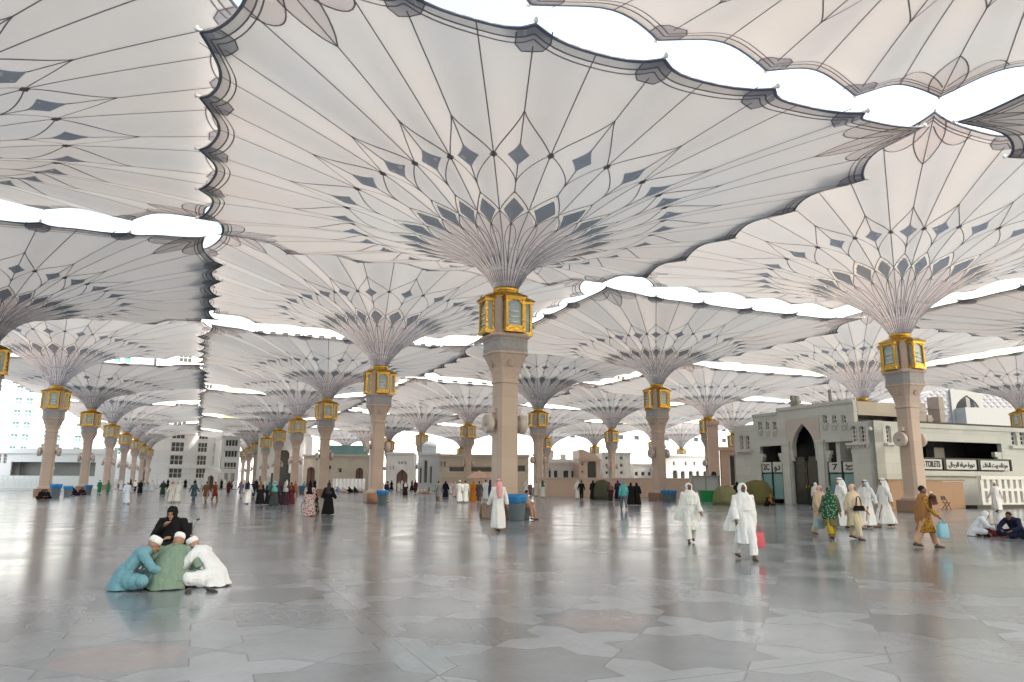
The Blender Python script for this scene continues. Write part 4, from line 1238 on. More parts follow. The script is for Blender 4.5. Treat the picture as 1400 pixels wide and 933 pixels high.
def head_shape(mb, c, tilt=0.0, ear=True):
    c = Vector(c); rot = Matrix.Rotation(tilt, 3, 'X')
    P = lambda v: c + rot @ Vector(v)
    ell(mb, P((0, .012, .02)), (.076, .096, .095), rot, 18, 12)          # skull
    ell(mb, P((0, -.018, -.035)), (.060, .070, .078), rot, 16, 10)       # face and jaw
    ell(mb, P((0, -.070, -.092)), (.024, .020, .018), rot)               # chin
    mb.tube([P((0, -.086, .015)), P((0, -.108, -.028)), P((0, -.088, -.040))], [.009, .015, .010], 8)   # nose
    ell(mb, P((0, -.080, .030)), (.052, .014, .010), rot)                # brow
    ell(mb, P((0, -.082, -.062)), (.024, .012, .010), rot)               # lips
    if ear:
        for s in (-1, 1): ell(mb, P((s*.076, .012, -.01)), (.010, .022, .032), rot)

def face_bits(c, tilt, parent):
    c = Vector(c); rot = Matrix.Rotation(tilt, 3, 'X')
    for s in (-1, 1):
        mb = MB(); ell(mb, c + rot @ Vector((s*.029, -.079, .004)), (.013, .008, .007), rot, 10, 6)
        mb.build('eye', EYE, parent)
        mb = MB(); mb.tube([c + rot @ Vector((s*.014, -.092, .024)), c + rot @ Vector((s*.045, -.082, .024))], .004, 5); mb.build('eyebrow', EYE, parent)
    mb = MB(); ell(mb, c + rot @ Vector((0, -.091, -.062)), (.020, .006, .006), rot, 10, 6); mb.build('mouth', LIP, parent)

# a pose is a dict of joints; +z up, the figure looks along -y
def stand_pose(step=0.0, arm=0.12, swing=0.0, elbow=0.0):
    J = {}
    for s in (-1, 1):
        st = step * s
        J['hip', s] = (s*.09, 0, .88); J['knee', s] = (s*.10, -st*.55 - .03, .48); J['ank', s] = (s*.095, -st + (.04 if st < 0 else 0), .08 + (.05 if st < -.1 else 0))
        sw = -swing * s
        J['sho', s] = (s*.175, .01, 1.385); J['elb', s] = (s*(.20 + arm*.5), .03 - sw*.35, 1.11); J['wri', s] = (s*(.19 + arm), -.06 - sw*.8 - elbow*.2, .87 + elbow*.3)
    J['head'] = (0, -.02, 1.575); J['tilt'] = 0.0
    return J
def body_mesh(J, voxel, fine, seated=False):
    mb = MB()
    hd = Vector(J['head']); head_shape(mb, hd, J.get('tilt', 0))
    sh = (Vector(J['sho', -1]) + Vector(J['sho', 1])) / 2; hp = (Vector(J['hip', -1]) + Vector(J['hip', 1])) / 2
    mb.tube([hd + Vector((0, .02, -.05)), sh + Vector((0, .01, .05)), sh], [.052, .056, .07], 12)
    rr = [(0.0, .15, .09), (.2, .165, .11), (.45, .14, .10), (.75, .145, .11), (1.0, .16, .115), (1.1, .12, .10)]
    gown(mb, [(*(sh.lerp(hp, t)), a, b) for t, a, b in rr], n=20)
    for s in (-1, 1):
        S_, E_, W_ = (Vector(J[k, s]) for k in ('sho', 'elb', 'wri'))
        mb.tube([S_ - Vector((s*.04, 0, 0)), S_, S_.lerp(E_, .5), E_, E_.lerp(W_, .4), W_], [.055, .055, .046, .038, .037, .025], 10)
        hand(mb, W_, J.get(('hdir', s), (W_ - E_)), s, fine)
        H_, K_, A_ = (Vector(J[k, s]) for k in ('hip', 'knee', 'ank'))
        mb.tube([H_, H_.lerp(K_, .5), K_, K_.lerp(A_, .35), A_], [.088, .074, .054, .055, .036], 10)
        fd = Vector(J.get(('foot', s), (0, -1, -.12))).normalized()
        mb.tube([A_ + Vector((0, .03, -.03)), A_ + fd*.07 + Vector((0, 0, -.035)), A_ + fd*.17 + Vector((0, 0, -.03))], [.036, .036, .022], 8)
    return fuse(mb, voxel, 'body', 1)
def shoes_mesh(J, s):
    mb = MB(); A_ = Vector(J['ank', s]); fd = Vector(J.get(('foot', s), (0, -1, -.12))).normalized()
    lat = Vector((0, 0, 1)).cross(fd).normalized()
    rings = []
    for t, w_, h_ in ((-.07, .025, .02), (-.05, .036, .03), (.03, .036, .03), (.10, .045, .03), (.17, .038, .024), (.20, .015, .014)):
        c = A_ + fd * t + Vector((0, 0, -.055))
        rings.append([c + lat*w_*math.cos(2*PI*k/10) + Vector((0, 0, 1))*h_*math.sin(2*PI*k/10) for k in range(10)])
    mb.loft(rings); return mb.mesh('shoe', [SHOE])
SHOE = mat('dark_shoe', (0.035, 0.028, 0.025), .5, var=.1)

def sleeves(mb, J, r0=.075, r1=.062, upto=1.0):
    for s in (-1, 1):
        S_, E_, W_ = (Vector(J[k, s]) for k in ('sho', 'elb', 'wri'))
        pts = [S_ - Vector((s*.05, 0, .02)), S_, S_.lerp(E_, .5), E_]
        rad = [r0, r0*1.02, r0*.95, r0*.88]
        if upto > 0: pts += [E_.lerp(W_, .5*upto), E_.lerp(W_, .98*upto)]; rad += [r1*1.02, r1]
        mb.tube(pts, rad, 12)

MESH = {}
def figure(kind, pose, head, fine=0):
    """returns the meshes of one figure: body, garments, head cover"""
    key = (kind, pose, head, fine)
    if key in MESH: return MESH[key]
    vx = (.030, .014, .0095)[fine]
    vb = (.026, .013, .0075)[fine]
    out = {}
    P = {'stand': stand_pose(.03, .06), 'walk': stand_pose(.26, .10, .28), 'stroll': stand_pose(-.20, .08, -.22), 'carry': stand_pose(.22, .02, .1, .9), 'talk': stand_pose(.04, .03, 0, .8)}
    ph = (sum(map(ord, kind + pose)) % 17) * .37
    if pose in P:
        J = P[pose]
        step = {'walk': .26, 'stroll': .20, 'carry': .22}.get(pose, .04)
        top = [(0, .01, 1.455, .075, .065), (0, .01, 1.43, .13, .085), (0, .01, 1.39, .195, .105), (0, .01, 1.30, .215, .125), (0, .0, 1.15, .20, .135), (0, 0, 1.0, .185, .135)]
        mb = MB()
        if kind == 'thobe':
            gown(mb, top + [(0, 0, .85, .20, .15), (0, 0, .6, .21, .16 + step*.3), (0, 0, .35, .225, .17 + step*.6), (0, 0, .12, .235, .17 + step*.85)], 7, .075, ph)
            sleeves(mb, J); out['gown'] = fuse(mb, vx, 'gown')
        elif kind == 'abaya':
            gown(mb, top + [(0, 0, .85, .225, .18), (0, 0, .6, .26, .20 + step*.2), (0, 0, .3, .295, .23 + step*.4), (0, .02, .03, .32, .25 + step*.55)], 8, .07, ph)
            sleeves(mb, J, .09, .09); out['gown'] = fuse(mb, vx, 'gown')
        elif kind == 'cape':   # white prayer cape over tunic and trousers
            gown(mb, top + [(0, 0, .85, .20, .16), (0, 0, .6, .215, .18), (0, 0, .36, .225, .19 + step*.25)], 8, .06, ph)
            sleeves(mb, J, .085, .075); out['gown'] = fuse(mb, vx, 'gown')
            mb = MB()
            gown(mb, [(0, -.01, 1.50, .10, .105), (0, -.005, 1.44, .15, .13), (0, .0, 1.36, .235, .15), (0, .02, 1.20, .285, .165), (-.02, .05, 1.0, .33, .17), (-.05, .085, .82, .36, .16), (-.09, .10, .62, .36, .13)], 9, .075, ph)
            out['cape'] = fuse(mb, vx, 'cape')
        elif kind == 'kameez':
            gown(mb, top + [(0, 0, .85, .215, .165), (0, 0, .68, .235, .18 + step*.1), (0, 0, .47, .25, .19 + step*.25)], 7, .06, ph)
            sleeves(mb, J); out['tunic'] = fuse(mb, vx, 'tunic')
        elif kind == 'shawl':  # tunic under a big wrapped shawl
            gown(mb, top + [(0, 0, .85, .215, .165), (0, 0, .68, .24, .18), (0, 0, .42, .26, .20 + step*.2)], 7, .06, ph)
            sleeves(mb, J); out['tunic'] = fuse(mb, vx, 'tunic')
            mb = MB()
            gown(mb, [(0, 0, 1.48, .095, .09), (0, 0, 1.42, .17, .12), (0, 0, 1.34, .24, .15), (0, .01, 1.18, .275, .18), (0, .02, 1.0, .27, .185), (.03, .05, .82, .26, .18), (.06, .08, .66, .22, .15)], 10, .07, ph)
            out['shawl'] = fuse(mb, vx, 'shawl')
        elif kind == 'shirt':
            gown(mb, top + [(0, 0, .88, .185, .14), (0, 0, .80, .195, .145)], 6, .03, ph)
            sleeves(mb, J, .07, .055); out['shirt'] = fuse(mb, vx, 'shirt')
        if kind in ('cape', 'kameez', 'shawl', 'shirt'):
            mb = MB()
            for s in (-1, 1):
                H_, K_, A_ = (Vector(J[k, s]) for k in ('hip', 'knee', 'ank'))
                w = .02 if kind != 'shirt' else 0
                mb.tube([H_ + Vector((0, 0, .03)), H_.lerp(K_, .5), K_, K_.lerp(A_, .5), A_ + Vector((0, 0, .02))], [.115, .10 + w, .085 + w, .078 + w, .07 + w], 14)
            out['trousers'] = fuse(mb, vx, 'trousers')
        out['body'] = body_mesh(J, vb, fine == 2)
        for s in (-1, 1): out['shoe', s] = shoes_mesh(J, s)
        if kind == 'abaya': out.pop(('shoe', -1)); out.pop(('shoe', 1))
    elif pose in ('floor', 'floor_reach', 'floor_wide'):
        lean = .25 if pose == 'floor_reach' else .20
        J = {'head': (0, -.13 - lean, .775 - lean*.55), 'tilt': R(30)}
        for s in (-1, 1):
            J['hip', s] = (s*.11, .06, .13); J['knee', s] = (s*.37, -.22, .16); J['ank', s] = (-s*.07, -.34 - .05*s, .07); J['foot', s] = (-s, -.15, -.1)
            J['sho', s] = (s*.18, -.06 - lean*.6, .55); J['elb', s] = (s*.30, -.16 - lean, .33); J['wri', s] = (s*(.15 if pose == 'floor' else .10), -.36 - lean*.8, .24 if pose == 'floor' else .16)
            if pose == 'floor_wide': J['elb', s] = (s*.40, -.14, .33); J['wri', s] = (s*.24, -.36, .26)
        mb = MB()
        cy = -.06 - lean*.6
        gown(mb, [(0, cy - .06, .650, .070, .075), (0, cy - .04, .635, .095, .095), (0, cy - .01, .60, .17, .13), (0, cy, .545, .208, .14), (0, -.02 - lean*.3, .42, .215, .135), (0, .03, .28, .205, .15), (0, .07, .15, .235, .17), (0, .09, .015, .275, .20)], 6, .035, ph)
        sleeves(mb, J, .08, .06)
        for s in (-1, 1):
            H_, K_, A_ = (Vector(J[k, s]) for k in ('hip', 'knee', 'ank'))
            mb.tube([H_ + Vector((0, 0, .02)), H_.lerp(K_, .5), K_], [.14, .125, .10], 12); ell(mb, K_, (.105, .105, .10))
        out['gown'] = fuse(mb, vx, 'gown')
        mb = MB()
        for s in (-1, 1):
            H_, K_, A_ = (Vector(J[k, s]) for k in ('hip', 'knee', 'ank'))
            mb.tube([H_.lerp(K_, .4) - Vector((0, 0, .02)), K_ - Vector((0, 0, .02)), K_.lerp(A_, .5), A_ + Vector((-s*-.03, 0, .0))], [.12, .10, .085, .07], 12)
        out['trousers'] = fuse(mb, vx, 'trousers')
        out['body'] = body_mesh(J, vb, fine == 2)
    elif pose in ('bench', 'wheelchair'):
        low = 0 if pose == 'bench' else .0
        J = {'head': (0, -.14, 1.10), 'tilt': R(14)}
        for s in (-1, 1):
            J['hip', s] = (s*.10, .06, .56); J['knee', s] = (s*.13, -.36, .54); J['ank', s] = (s*.13, -.42, .10)
            J['sho', s] = (s*.18, -.04, .96); J['elb', s] = (s*.29, -.10, .70)
            J['wri', s] = (s*.08, -.36, .68) if not (pose == 'wheelchair' and s < 0) else (-.05, -.30, .90)
        mb = MB()
        gown(mb, [(0, -.07, 1.05, .072, .075), (0, -.055, 1.01, .15, .105), (0, -.04, .95, .195, .11), (0, -.02, .82, .21, .135), (0, .02, .66, .205, .15), (0, .05, .53, .22, .17), (0, .06, .46, .215, .17)], 6, .03, ph)
        sleeves(mb, J, .085 if kind == 'abaya' else .075, .07)
        mb.tube([(-.10, 0, .56), (-.12, -.36, .55)], [.13, .11], 12); mb.tube([(.10, 0, .56), (.12, -.36, .55)], [.13, .11], 12)
        if kind == 'abaya':
            gown(mb, [(0, -.34, .62, .22, .12), (0, -.38, .5, .24, .14), (0, -.41, .3, .25, .15), (0, -.43, .08, .27, .17)], 7, .05, ph)
        elif kind == 'thobe':
            for s in (-1, 1): mb.tube([(s*.13, -.36, .54), (s*.13, -.42, .22)], [.10, .10], 12)
        out['gown'] = fuse(mb, vx, 'gown')
        if kind == 'kameez':
            mb = MB()
            for s in (-1, 1): mb.tube([(s*.12, -.1, .54), (s*.13, -.36, .53), (s*.13, -.40, .3), (s*.13, -.42, .13)], [.10, .095, .08, .075], 12)
            out['trousers'] = fuse(mb, vx, 'trousers')
        out['body'] = body_mesh(J, vb, fine == 2)
        for s in (-1, 1): out['shoe', s] = shoes_mesh(J, s)
    # head covers, placed on the head joint
    c = Vector(J['head']); tl = J['tilt']; rot = Matrix.Rotation(tl, 3, 'X')
    Q = lambda v: c + rot @ Vector(v)
    sh = (Vector(J['sho', -1]) + Vector(J['sho', 1])) / 2
    mb = MB()
    if head in ('hijab', 'ghutra', 'veil'):
        ell(mb, Q((0, .040, .018)), (.102, .118, .122), rot, 22, 14)
        if head == 'hijab' or head == 'veil':
            ell(mb, Q((0, .012, -.062)), (.086, .088, .080), rot, 18, 10)
            f = c.lerp(sh, .35)
            gown(mb, [(c.x, c.y + .03, c.z - .02, .088, .085), (f.x, f.y, f.z - .03, .10, .095), (sh.x, sh.y, sh.z + .05, .15, .12), (sh.x, sh.y - .01, sh.z - .04, .205, .135), (sh.x, sh.y - .02, sh.z - .20, .225, .16), (sh.x, sh.y - .02, sh.z - (.30 if head == 'hijab' else .42), .22, .165)], 6, .05, ph, 30)
            out['headscarf'] = fuse(mb, vb * 1.2, 'headscarf')
        else:
            mb.tube([Q((0, .08, .02)), Q((0, .12, -.10)), sh + Vector((0, .11, -.08)), sh + Vector((0, .13, -.30))], [.09, .10, .12, .09], 14)
            for s in (-1, 1):
                mb.tube([Q((s*.070, .015, .05)), Q((s*.092, .01, -.06)), sh + Vector((s*.13, -.04, .03)), sh + Vector((s*.10, -.11, -.16))], [.028, .036, .05, .03], 10)
            out['head_cloth'] = fuse(mb, vb * 1.2, 'head_cloth')
            mb = MB(); pts = [Q((.098*math.cos(2*PI*k/20), .038 + .112*math.sin(2*PI*k/20), .058)) for k in range(21)]
            mb.tube(pts, .013, 6); out['cord'] = mb.mesh('cord', [EYE])
    elif head == 'cap':
        rings = []
        for r_, z in ((.084, .035), (.086, .06), (.084, .10), (.070, .124), (.035, .134), (.004, .135)):
            rings.append([Q((r_*.95*math.cos(2*PI*k/20), .014 + r_*1.17*math.sin(2*PI*k/20), z)) for k in range(20)])
        mb.loft(rings); out['cap'] = mb.mesh('cap', [None])
    elif head == 'hair':
        ell(mb, Q((0, .026, .036)), (.082, .094, .092), rot, 18, 10); out['hair'] = fuse(mb, vb, 'hair')
    elif head == 'turban':
        ell(mb, Q((0, .02, .07)), (.10, .115, .065), rot, 20, 10)
        for q in range(3): mb.tube([Q((.092*math.cos(2*PI*k/18), .02 + .107*math.sin(2*PI*k/18), .05 + .022*q + .012*math.sin(2*PI*k/18 + q))) for k in range(19)], .02, 8)
        out['turban'] = fuse(mb, vb, 'turban')
    MESH[key] = (out, J)
    return MESH[key]

POSED = {}
def hand_at(t, s):
    J, k, a, p = POSED[t.name]
    W_, E_ = Vector(J['wri', s]), Vector(J['elb', s])
    return p + Matrix.Rotation(a, 3, 'Z') @ ((W_ + (W_ - E_).normalized() * .12) * k)
def person(px, foot, top, kind, pose, yaw, head, cols, label, fine=0, group=None, skin=None, H=None, at=None, z=0.0):
    """cols: colour (or material) per part name; 'main' is the default"""
    out, J = figure(kind, pose, head, fine)
    hor = 658 + (px - 700) * .0055
    if H is None:
        H = 1.65 * (foot - top) / (foot - hor)
        H = max(1.5, min(1.84, H)) if pose in ('stand', 'walk', 'stroll', 'carry', 'talk') else 1.70
    p = at if at is not None else ground(px, foot)
    t = empty('person', (p[0], p[1], z), R(yaw), label=label, cat='person', group=group)
    k = H / 1.70; t.scale = (k, k, k)
    def m_of(n):
        c = cols.get(n, cols.get('main', (.5, .5, .5)))
        return c if isinstance(c, bpy.types.Material) else cloth(c)
    sk = skin or SKIN
    bo = None
    for n, me in out.items():
        nm = n if isinstance(n, str) else n[0]
        o = link_mesh(nm, me, t)
        if nm == 'body': m = sk; bo = o
        elif nm in ('shoe', 'cord'): m = None
        elif nm == 'hair': m = cloth((.02, .017, .015), .7)
        else: m = m_of(nm)
        if m:
            o.material_slots[0].link = 'OBJECT'; o.material_slots[0].material = m
    if fine: face_bits(J['head'], J['tilt'], bo)
    POSED[t.name] = (J, k, R(yaw), Vector((p[0], p[1], z)))
    return t

WH = (.80, .80, .81); OW = (.72, .70, .66); BK = (.012, .012, .014); NV = (.02, .025, .06)
# ---- the seated group in the left foreground
gy = ground(228, 813)
person(0, 0, 0, 'thobe', 'floor', 112, 'cap', {'gown': (.16, .33, .40), 'trousers': (.15, .28, .35), 'cap': WH}, 'man in teal blue robe and white cap sitting bent forward, left of the huddle', 2, at=ground(173, 806), H=1.66)
person(0, 0, 0, 'thobe', 'floor_wide', 184, 'cap', {'gown': (.20, .28, .22), 'trousers': (.22, .30, .24), 'cap': WH}, 'man in sage green robe and white cap sitting with his back to the viewer', 2, at=ground(228, 805), H=1.72)
person(0, 0, 0, 'thobe', 'floor_reach', -94, 'cap', {'gown': (.74, .76, .80), 'trousers': (.74, .76, .80), 'cap': WH}, 'man in white robe and white cap sitting sideways, right of the huddle, hands low', 2, at=ground(290, 801), H=1.64)
wp = ground(231, 785)

def wheelchair(p, yaw, label, sc=1.0):
    t = empty('wheelchair', (p[0], p[1], 0), R(yaw), label=label, cat='wheelchair', group='wheelchairs')
    t.scale = (sc, sc, sc)
    for s in (-1, 1):
        w = MB(); pts = [(s*.30, .12 + .29*math.cos(2*PI*k/28), .30 + .29*math.sin(2*PI*k/28)) for k in range(29)]
        w.tube(pts, .016, 6)
        wo = w.build('wheel', SHOE, t)
        r_ = MB(); r_.tube([(s*.335, .12 + .25*math.cos(2*PI*k/28), .30 + .25*math.sin(2*PI*k/28)) for k in range(29)], .008, 5)
        for k in range(12): r_.tube([(s*.30, .12, .30), (s*.30, .12 + .28*math.cos(2*PI*k/12), .30 + .28*math.sin(2*PI*k/12))], .003, 4)
        r_.build('rim', M['steel'], wo)
        c = MB(); c.tube([(s*.25, -.40 + .08*math.cos(2*PI*k/14), .09 + .08*math.sin(2*PI*k/14)) for k in range(15)], .014, 5); c.build('caster', SHOE, t)
        f = MB(); f.tube([(s*.25, .22, .44), (s*.25, .27, .95), (s*.25, .38, .97)], .013, 6); f.tube([(s*.25, .22, .44), (s*.25, -.25, .44), (s*.25, -.42, .14)], .013, 6)
        f.tube([(s*.25, .25, .68), (s*.25, -.10, .68), (s*.25, -.12, .45)], .012, 6); f.tube([(s*.25, .12, .30), (s*.25, -.35, .20)], .011, 6)
        f.build('side_frame', M['steel'], t)
        h = MB(); h.tube([(s*.25, .34, .968), (s*.25, .44, .975)], .019, 8); h.build('handle', SHOE, t)
        MB().box(s*.20 - .07, s*.20 + .07, -.56, -.42, .07, .09).build('footrest', SHOE, t)
    MB().box(-.24, .24, -.22, .22, .425, .45).build('seat', SHOE, t)
    MB().box(-.24, .24, .225, .245, .48, .92).build('backrest', SHOE, t)
    return t
wheelchair(wp, -8, 'wheelchair holding the woman in black behind the huddle of men', .95)
person(0, 0, 0, 'abaya', 'wheelchair', 6, 'veil', {'main': BK}, 'woman in black robe and headscarf sitting above the huddle of three men', 2, at=wp, H=1.62)

# ---- near walkers
w_pink = person(1020, 765, 661, 'cape', 'walk', 4, 'hijab', {'main': WH}, 'woman in flowing white cape and headscarf walking towards the viewer with a pink bag', 2, skin=SKIN_D)
person(945, 742, 661, 'cape', 'stroll', -4, 'hijab', {'main': (.78, .78, .76)}, 'woman all in white with bare hands swinging, left of the one with the pink bag', 2, skin=SKIN_D)
person(681, 727, 655, 'thobe', 'stroll', 200, 'ghutra', {'gown': WH, 'head_cloth': patterned((.75, .30, .33), (.85, .72, .72), 60)}, 'man in white robe and pink checked head cloth before the central pillar', 1)
person(1125, 733, 664, 'shawl', 'walk', 20, 'hijab', {'tunic': (.55, .42, .30), 'shawl': (.58, .44, .33), 'trousers': (.60, .52, .36), 'headscarf': (.60, .40, .34)}, 'woman in sand coloured shawl with peach headscarf, left of the green-patterned one', 1)
w_green = person(1138, 737, 666, 'shawl', 'stroll', 175, 'hijab', {'tunic': (.16, .15, .09), 'shawl': patterned((.02, .09, .05), (.22, .30, .20), 14), 'trousers': (.50, .34, .04), 'headscarf': patterned((.02, .08, .05), (.22, .30, .20), 14)}, 'woman in dark green patterned shawl and mustard trousers seen from behind', 1)
person(1152, 724, 653, 'thobe', 'walk', -100, 'ghutra', {'main': WH}, 'man in white robe and white head cloth walking just behind the green-patterned woman', 1)
person(1171, 738, 662, 'shawl', 'stroll', 30, 'hijab', {'tunic': (.62, .52, .36), 'shawl': (.68, .56, .42), 'trousers': (.62, .54, .38), 'headscarf': (.68, .50, .38)}, 'woman in cream shawl carrying a black handbag, in front of two white-robed men', 1)
person(1187, 723, 656, 'thobe', 'walk', -60, 'ghutra', {'gown': WH, 'head_cloth': (.62, .66, .76)}, 'man in white robe with bluish white head cloth behind the cream-shawled woman', 1)
person(1211, 721, 653, 'thobe', 'walk', -95, 'ghutra', {'main': WH}, 'tall man in white robe and head cloth striding left, nearest to the right-hand pillar', 1)
w_ochre = person(1268, 749, 664, 'shawl', 'walk', 70, 'hair', {'tunic': patterned((.42, .21, .04), (.20, .10, .03), 12), 'shawl': (.38, .19, .075), 'trousers': (.58, .36, .26)}, 'woman in ochre and brown shawl striding right with a child at her shoulder', 1, skin=SKIN_D)
person(1117, 697, 660, 'thobe', 'walk', 170, 'hijab', {'gown': (.55, .52, .50), 'headscarf': WH}, 'person in white headscarf walking away before the bronze gate', 1)
person(1364, 700, 656, 'thobe', 'stroll', 178, 'cap', {'gown': (.70, .69, .72), 'cap': WH}, 'man in white robe and cap walking away by the balustrade at the right edge', 1, H=1.75)
person(0, 0, 0, 'abaya', 'floor', 60, 'hijab', {'gown': (.72, .75, .80), 'trousers': (.14, .02, .03), 'headscarf': (.74, .77, .82)}, 'woman in bluish white scarf sitting on the floor beside a maroon bag', 1, at=ground(1335, 733), H=1.65)
person(0, 0, 0, 'thobe', 'floor', -62, 'hair', {'gown': NV, 'trousers': NV}, 'man in dark navy clothes sitting on the floor at the right edge', 1, at=ground(1391, 736), H=1.72, skin=SKIN_D)
person(1009, 690, 659, 'abaya', 'stand', 170, 'hijab', {'main': BK}, 'woman in black standing between the khaki tarpaulin heaps', 1)
person(0, 0, 0, 'abaya', 'floor', 20, 'hijab', {'gown': BK, 'trousers': BK, 'headscarf': (.30, .14, .05)}, 'woman with an orange-brown scarf squatting before the olive tarpaulin', 1, at=ground(1050, 692))
# child carried, held at the shoulder of the ochre-clad woman
cp = ground(1268, 749)
ct = empty('person', (cp.x + .17, cp.y - .20, .92), R(-75), label='small child in brown with a pale cap held by the ochre-clad woman', cat='person')
o1, j1 = figure('thobe', 'bench', 'cap', 1)
ct.scale = (.42, .42, .42)
for n, me in o1.items():
    nm = n if isinstance(n, str) else n[0]
    o = link_mesh(nm, me, ct)
    if nm not in ('shoe',):
        o.material_slots[0].link = 'OBJECT'; o.material_slots[0].material = {'body': SKIN_D, 'cap': cloth(OW)}.get(nm) or cloth((.12, .05, .04))

# ---- bags
def tote(p, w, h, d, col, label, yaw=0, strap=.22, name='tote_bag'):
    t = empty(name, p, R(yaw), label=label, cat='bag')
    mb = MB(); rings = []
    for i, (q, zz) in enumerate(((.92, 0), (1, .05), (1.02, .4), (.9, .8), (.82, 1.0))):
        rings.append([Vector(((w/2)*q*abs(math.cos(f))**.5*math.copysign(1, math.cos(f)) * (1 + .03*math.sin(5*f+i)), (d/2)*q*abs(math.sin(f))**.6*math.copysign(1, math.sin(f)), h*zz)) for f in [2*PI*k/24 for k in range(24)]])
    mb.loft(rings); mb.build('pouch', cloth(col, .5), t)
    for s in (-1, 1): MB().tube([(-w*.25, s*d*.3, h*.97), (-w*.15, s*d*.15, h + strap*.8), (0, 0, h + strap), (w*.15, s*d*.15, h + strap*.8), (w*.25, s*d*.3, h*.97)], .010, 6).build('strap', cloth(col, .5), t)
    return t
def hang(t, s_, w, h, d, col, label, yaw, strap, dx=0):
    q = hand_at(t, s_); q.x += dx; return tote((q.x, q.y, q.z - h - strap), w, h, d, col, label, yaw, strap)
hang(w_pink, 1, .32, .34, .10, (.62, .12, .16), 'pinkish red tote bag in the hand of the white-caped woman', 15, .16, .06)
hang(w_green, 1, .34, .32, .14, (.30, .42, .48), 'pale blue grey bag hanging from the green-patterned woman', 20, .10)
hang(w_ochre, -1, .30, .36, .16, (.25, .50, .60), 'light blue plastic bag carried by the ochre-clad woman', 10, .10)
p = ground(1171, 738)
tote((p.x + .02, p.y - .27, .84), .34, .15, .10, BK, 'black handbag held at the waist of the cream-shawled woman', 5, .28, 'handbag')
p = ground(1360, 733)
tote((p.x, p.y, 0), .62, .26, .34, (.16, .02, .03), 'maroon bag on the floor between the two seated people at the right', 5, .12, 'holdall')
def lump(p, r, col, label, name, cat, seed=1, rough=.8):
    t = MB(); rnd = random.Random(seed); rings = []
    n, m_ = 26, 9
    for i in range(m_ + 1):
        a = PI/2 * i / m_
        rings.append([Vector((r[0]*math.cos(a)**.55*math.cos(2*PI*k/n), r[1]*math.cos(a)**.55*math.sin(2*PI*k/n), r[2]*math.sin(a)**.8)) * (1 + .10*noise.noise(Vector((math.cos(2*PI*k/n)*2 + seed, math.sin(2*PI*k/n)*2, a*2))) + .03*math.sin(9*2*PI*k/n + seed)*(1 - i/m_)) for k in range(n)])
    t.loft(rings); o = t.build(name, cloth(col, rough, .25) if not isinstance(col, bpy.types.Material) else col)
    o.location = (p[0], p[1], 0); return tag(o, label, cat)
sp = ground(272, 810)
st = empty('sandals', (sp.x, sp.y, 0), R(35), label='pair of dark sandals on the floor before the white-robed seated man', cat='sandals')
_, js = figure('thobe', 'stand', 'hair', 0)
for s_ in (-1, 1):
    o = link_mesh('sandal', shoes_mesh(js, s_), st); o.location = (s_ * .05, 0, 0); o.rotation_euler = (0, 0, s_ * .3)

# ---- bins, tarpaulins and other things standing about
M['bin'] = mat('grey_bin_plastic', (.13, .17, .20), .45, var=.08)
M['liner'] = mat('blue_bin_liner', (.02, .20, .50), .35, var=.15, bump=.6, bscale=12)
def rubbish_bin(p, label, sc=1.0):
    t = empty('rubbish_bin', (p[0], p[1], 0), 0, label=label, cat='bin', group='rubbish bins')
    t.scale = (sc, sc, sc)
    mb = MB(); mb.lathe([(.27, 0), (.29, .03), (.35, .80), (.36, .82)], 24); mb.build('barrel', M['bin'], t)
    mb = MB(); rings = []
    for r_, z in ((.365, .66), (.39, .70), (.40, .84), (.43, .90), (.38, .98), (.22, .93), (.05, .90)):
        rings.append([Vector((r_*(1 + .05*math.sin(7*f) + .03*math.sin(13*f))*math.cos(f), r_*(1 + .05*math.sin(7*f))*math.sin(f), z + .02*math.sin(5*f))) for f in [2*PI*k/40 for k in range(40)]])
    mb.loft(rings); mb.build('liner', M['liner'], t)
    return t
rubbish_bin(ground(706, 712), 'grey bin with bright blue liner before the central pillar', 1.12)
rubbish_bin(ground(522, 690.5), 'blue-lined bin before the brown plinth left of the central pillar')
rubbish_bin(ground(412, 675.5), 'small blue-lined bin left of the wheelchair user')
rubbish_bin(ground(75, 680.5), 'blue-lined bin in front of the nearest left pillar', 1.2)
rubbish_bin(ground(92, 679), 'blue-lined bin at the right of the nearest left pillar')
rubbish_bin(ground(120, 676), 'blue-lined bin at the second left pillar')
rubbish_bin(ground(911, 686.5), 'blue-lined bin directly right of the brown plinth', 1.0)
rubbish_bin(ground(920, 685.5), 'blue-lined bin second from the brown plinth', .95)
sh_ = ground(667, 706)
lump((sh_.x, sh_.y), (.42, .35, .62), (.26, .15, .09), 'brown covered bundle at the left foot of the central pillar', 'bundle', 'bundle', 3)
lump(ground(512, 688.5), (.55, .5, .72), (.28, .15, .10), 'rounded brown bundle at the left of the plinth behind the blue bin', 'bundle', 'bundle', 8)
lump(ground(992, 690.5), (.90, .8, 1.35), (.20, .20, .10), 'light khaki tarpaulin heap beside the green crate', 'tarpaulin_heap', 'tarpaulin', 11)
lump(ground(1036, 690), (1.25, 1.0, 1.75), (.145, .135, .055), 'olive tarpaulin heap in front of the toilets building', 'tarpaulin_heap', 'tarpaulin', 14)
lump(ground(823, 683), (1.0, .9, 1.75), (.10, .105, .075), 'grey-green covered heap against the peach wall', 'covered_heap', 'tarpaulin', 21)
gb = Bldg('glass_kiosk', 'grey white glazed kiosk right of the walking woman in white', 'kiosk', ground(948, 683.5)[:2], R(-8))
x1 = gb.x_at(984); zt = gb.z_at(965, 651)
M['frost'] = mat('frosted_panel', (.50, .53, .55), .25, var=.05)
gb.box('panel', .05, x1 - .05, .05, 2.5, 0, zt - .1, 'frost')
mb = MB()
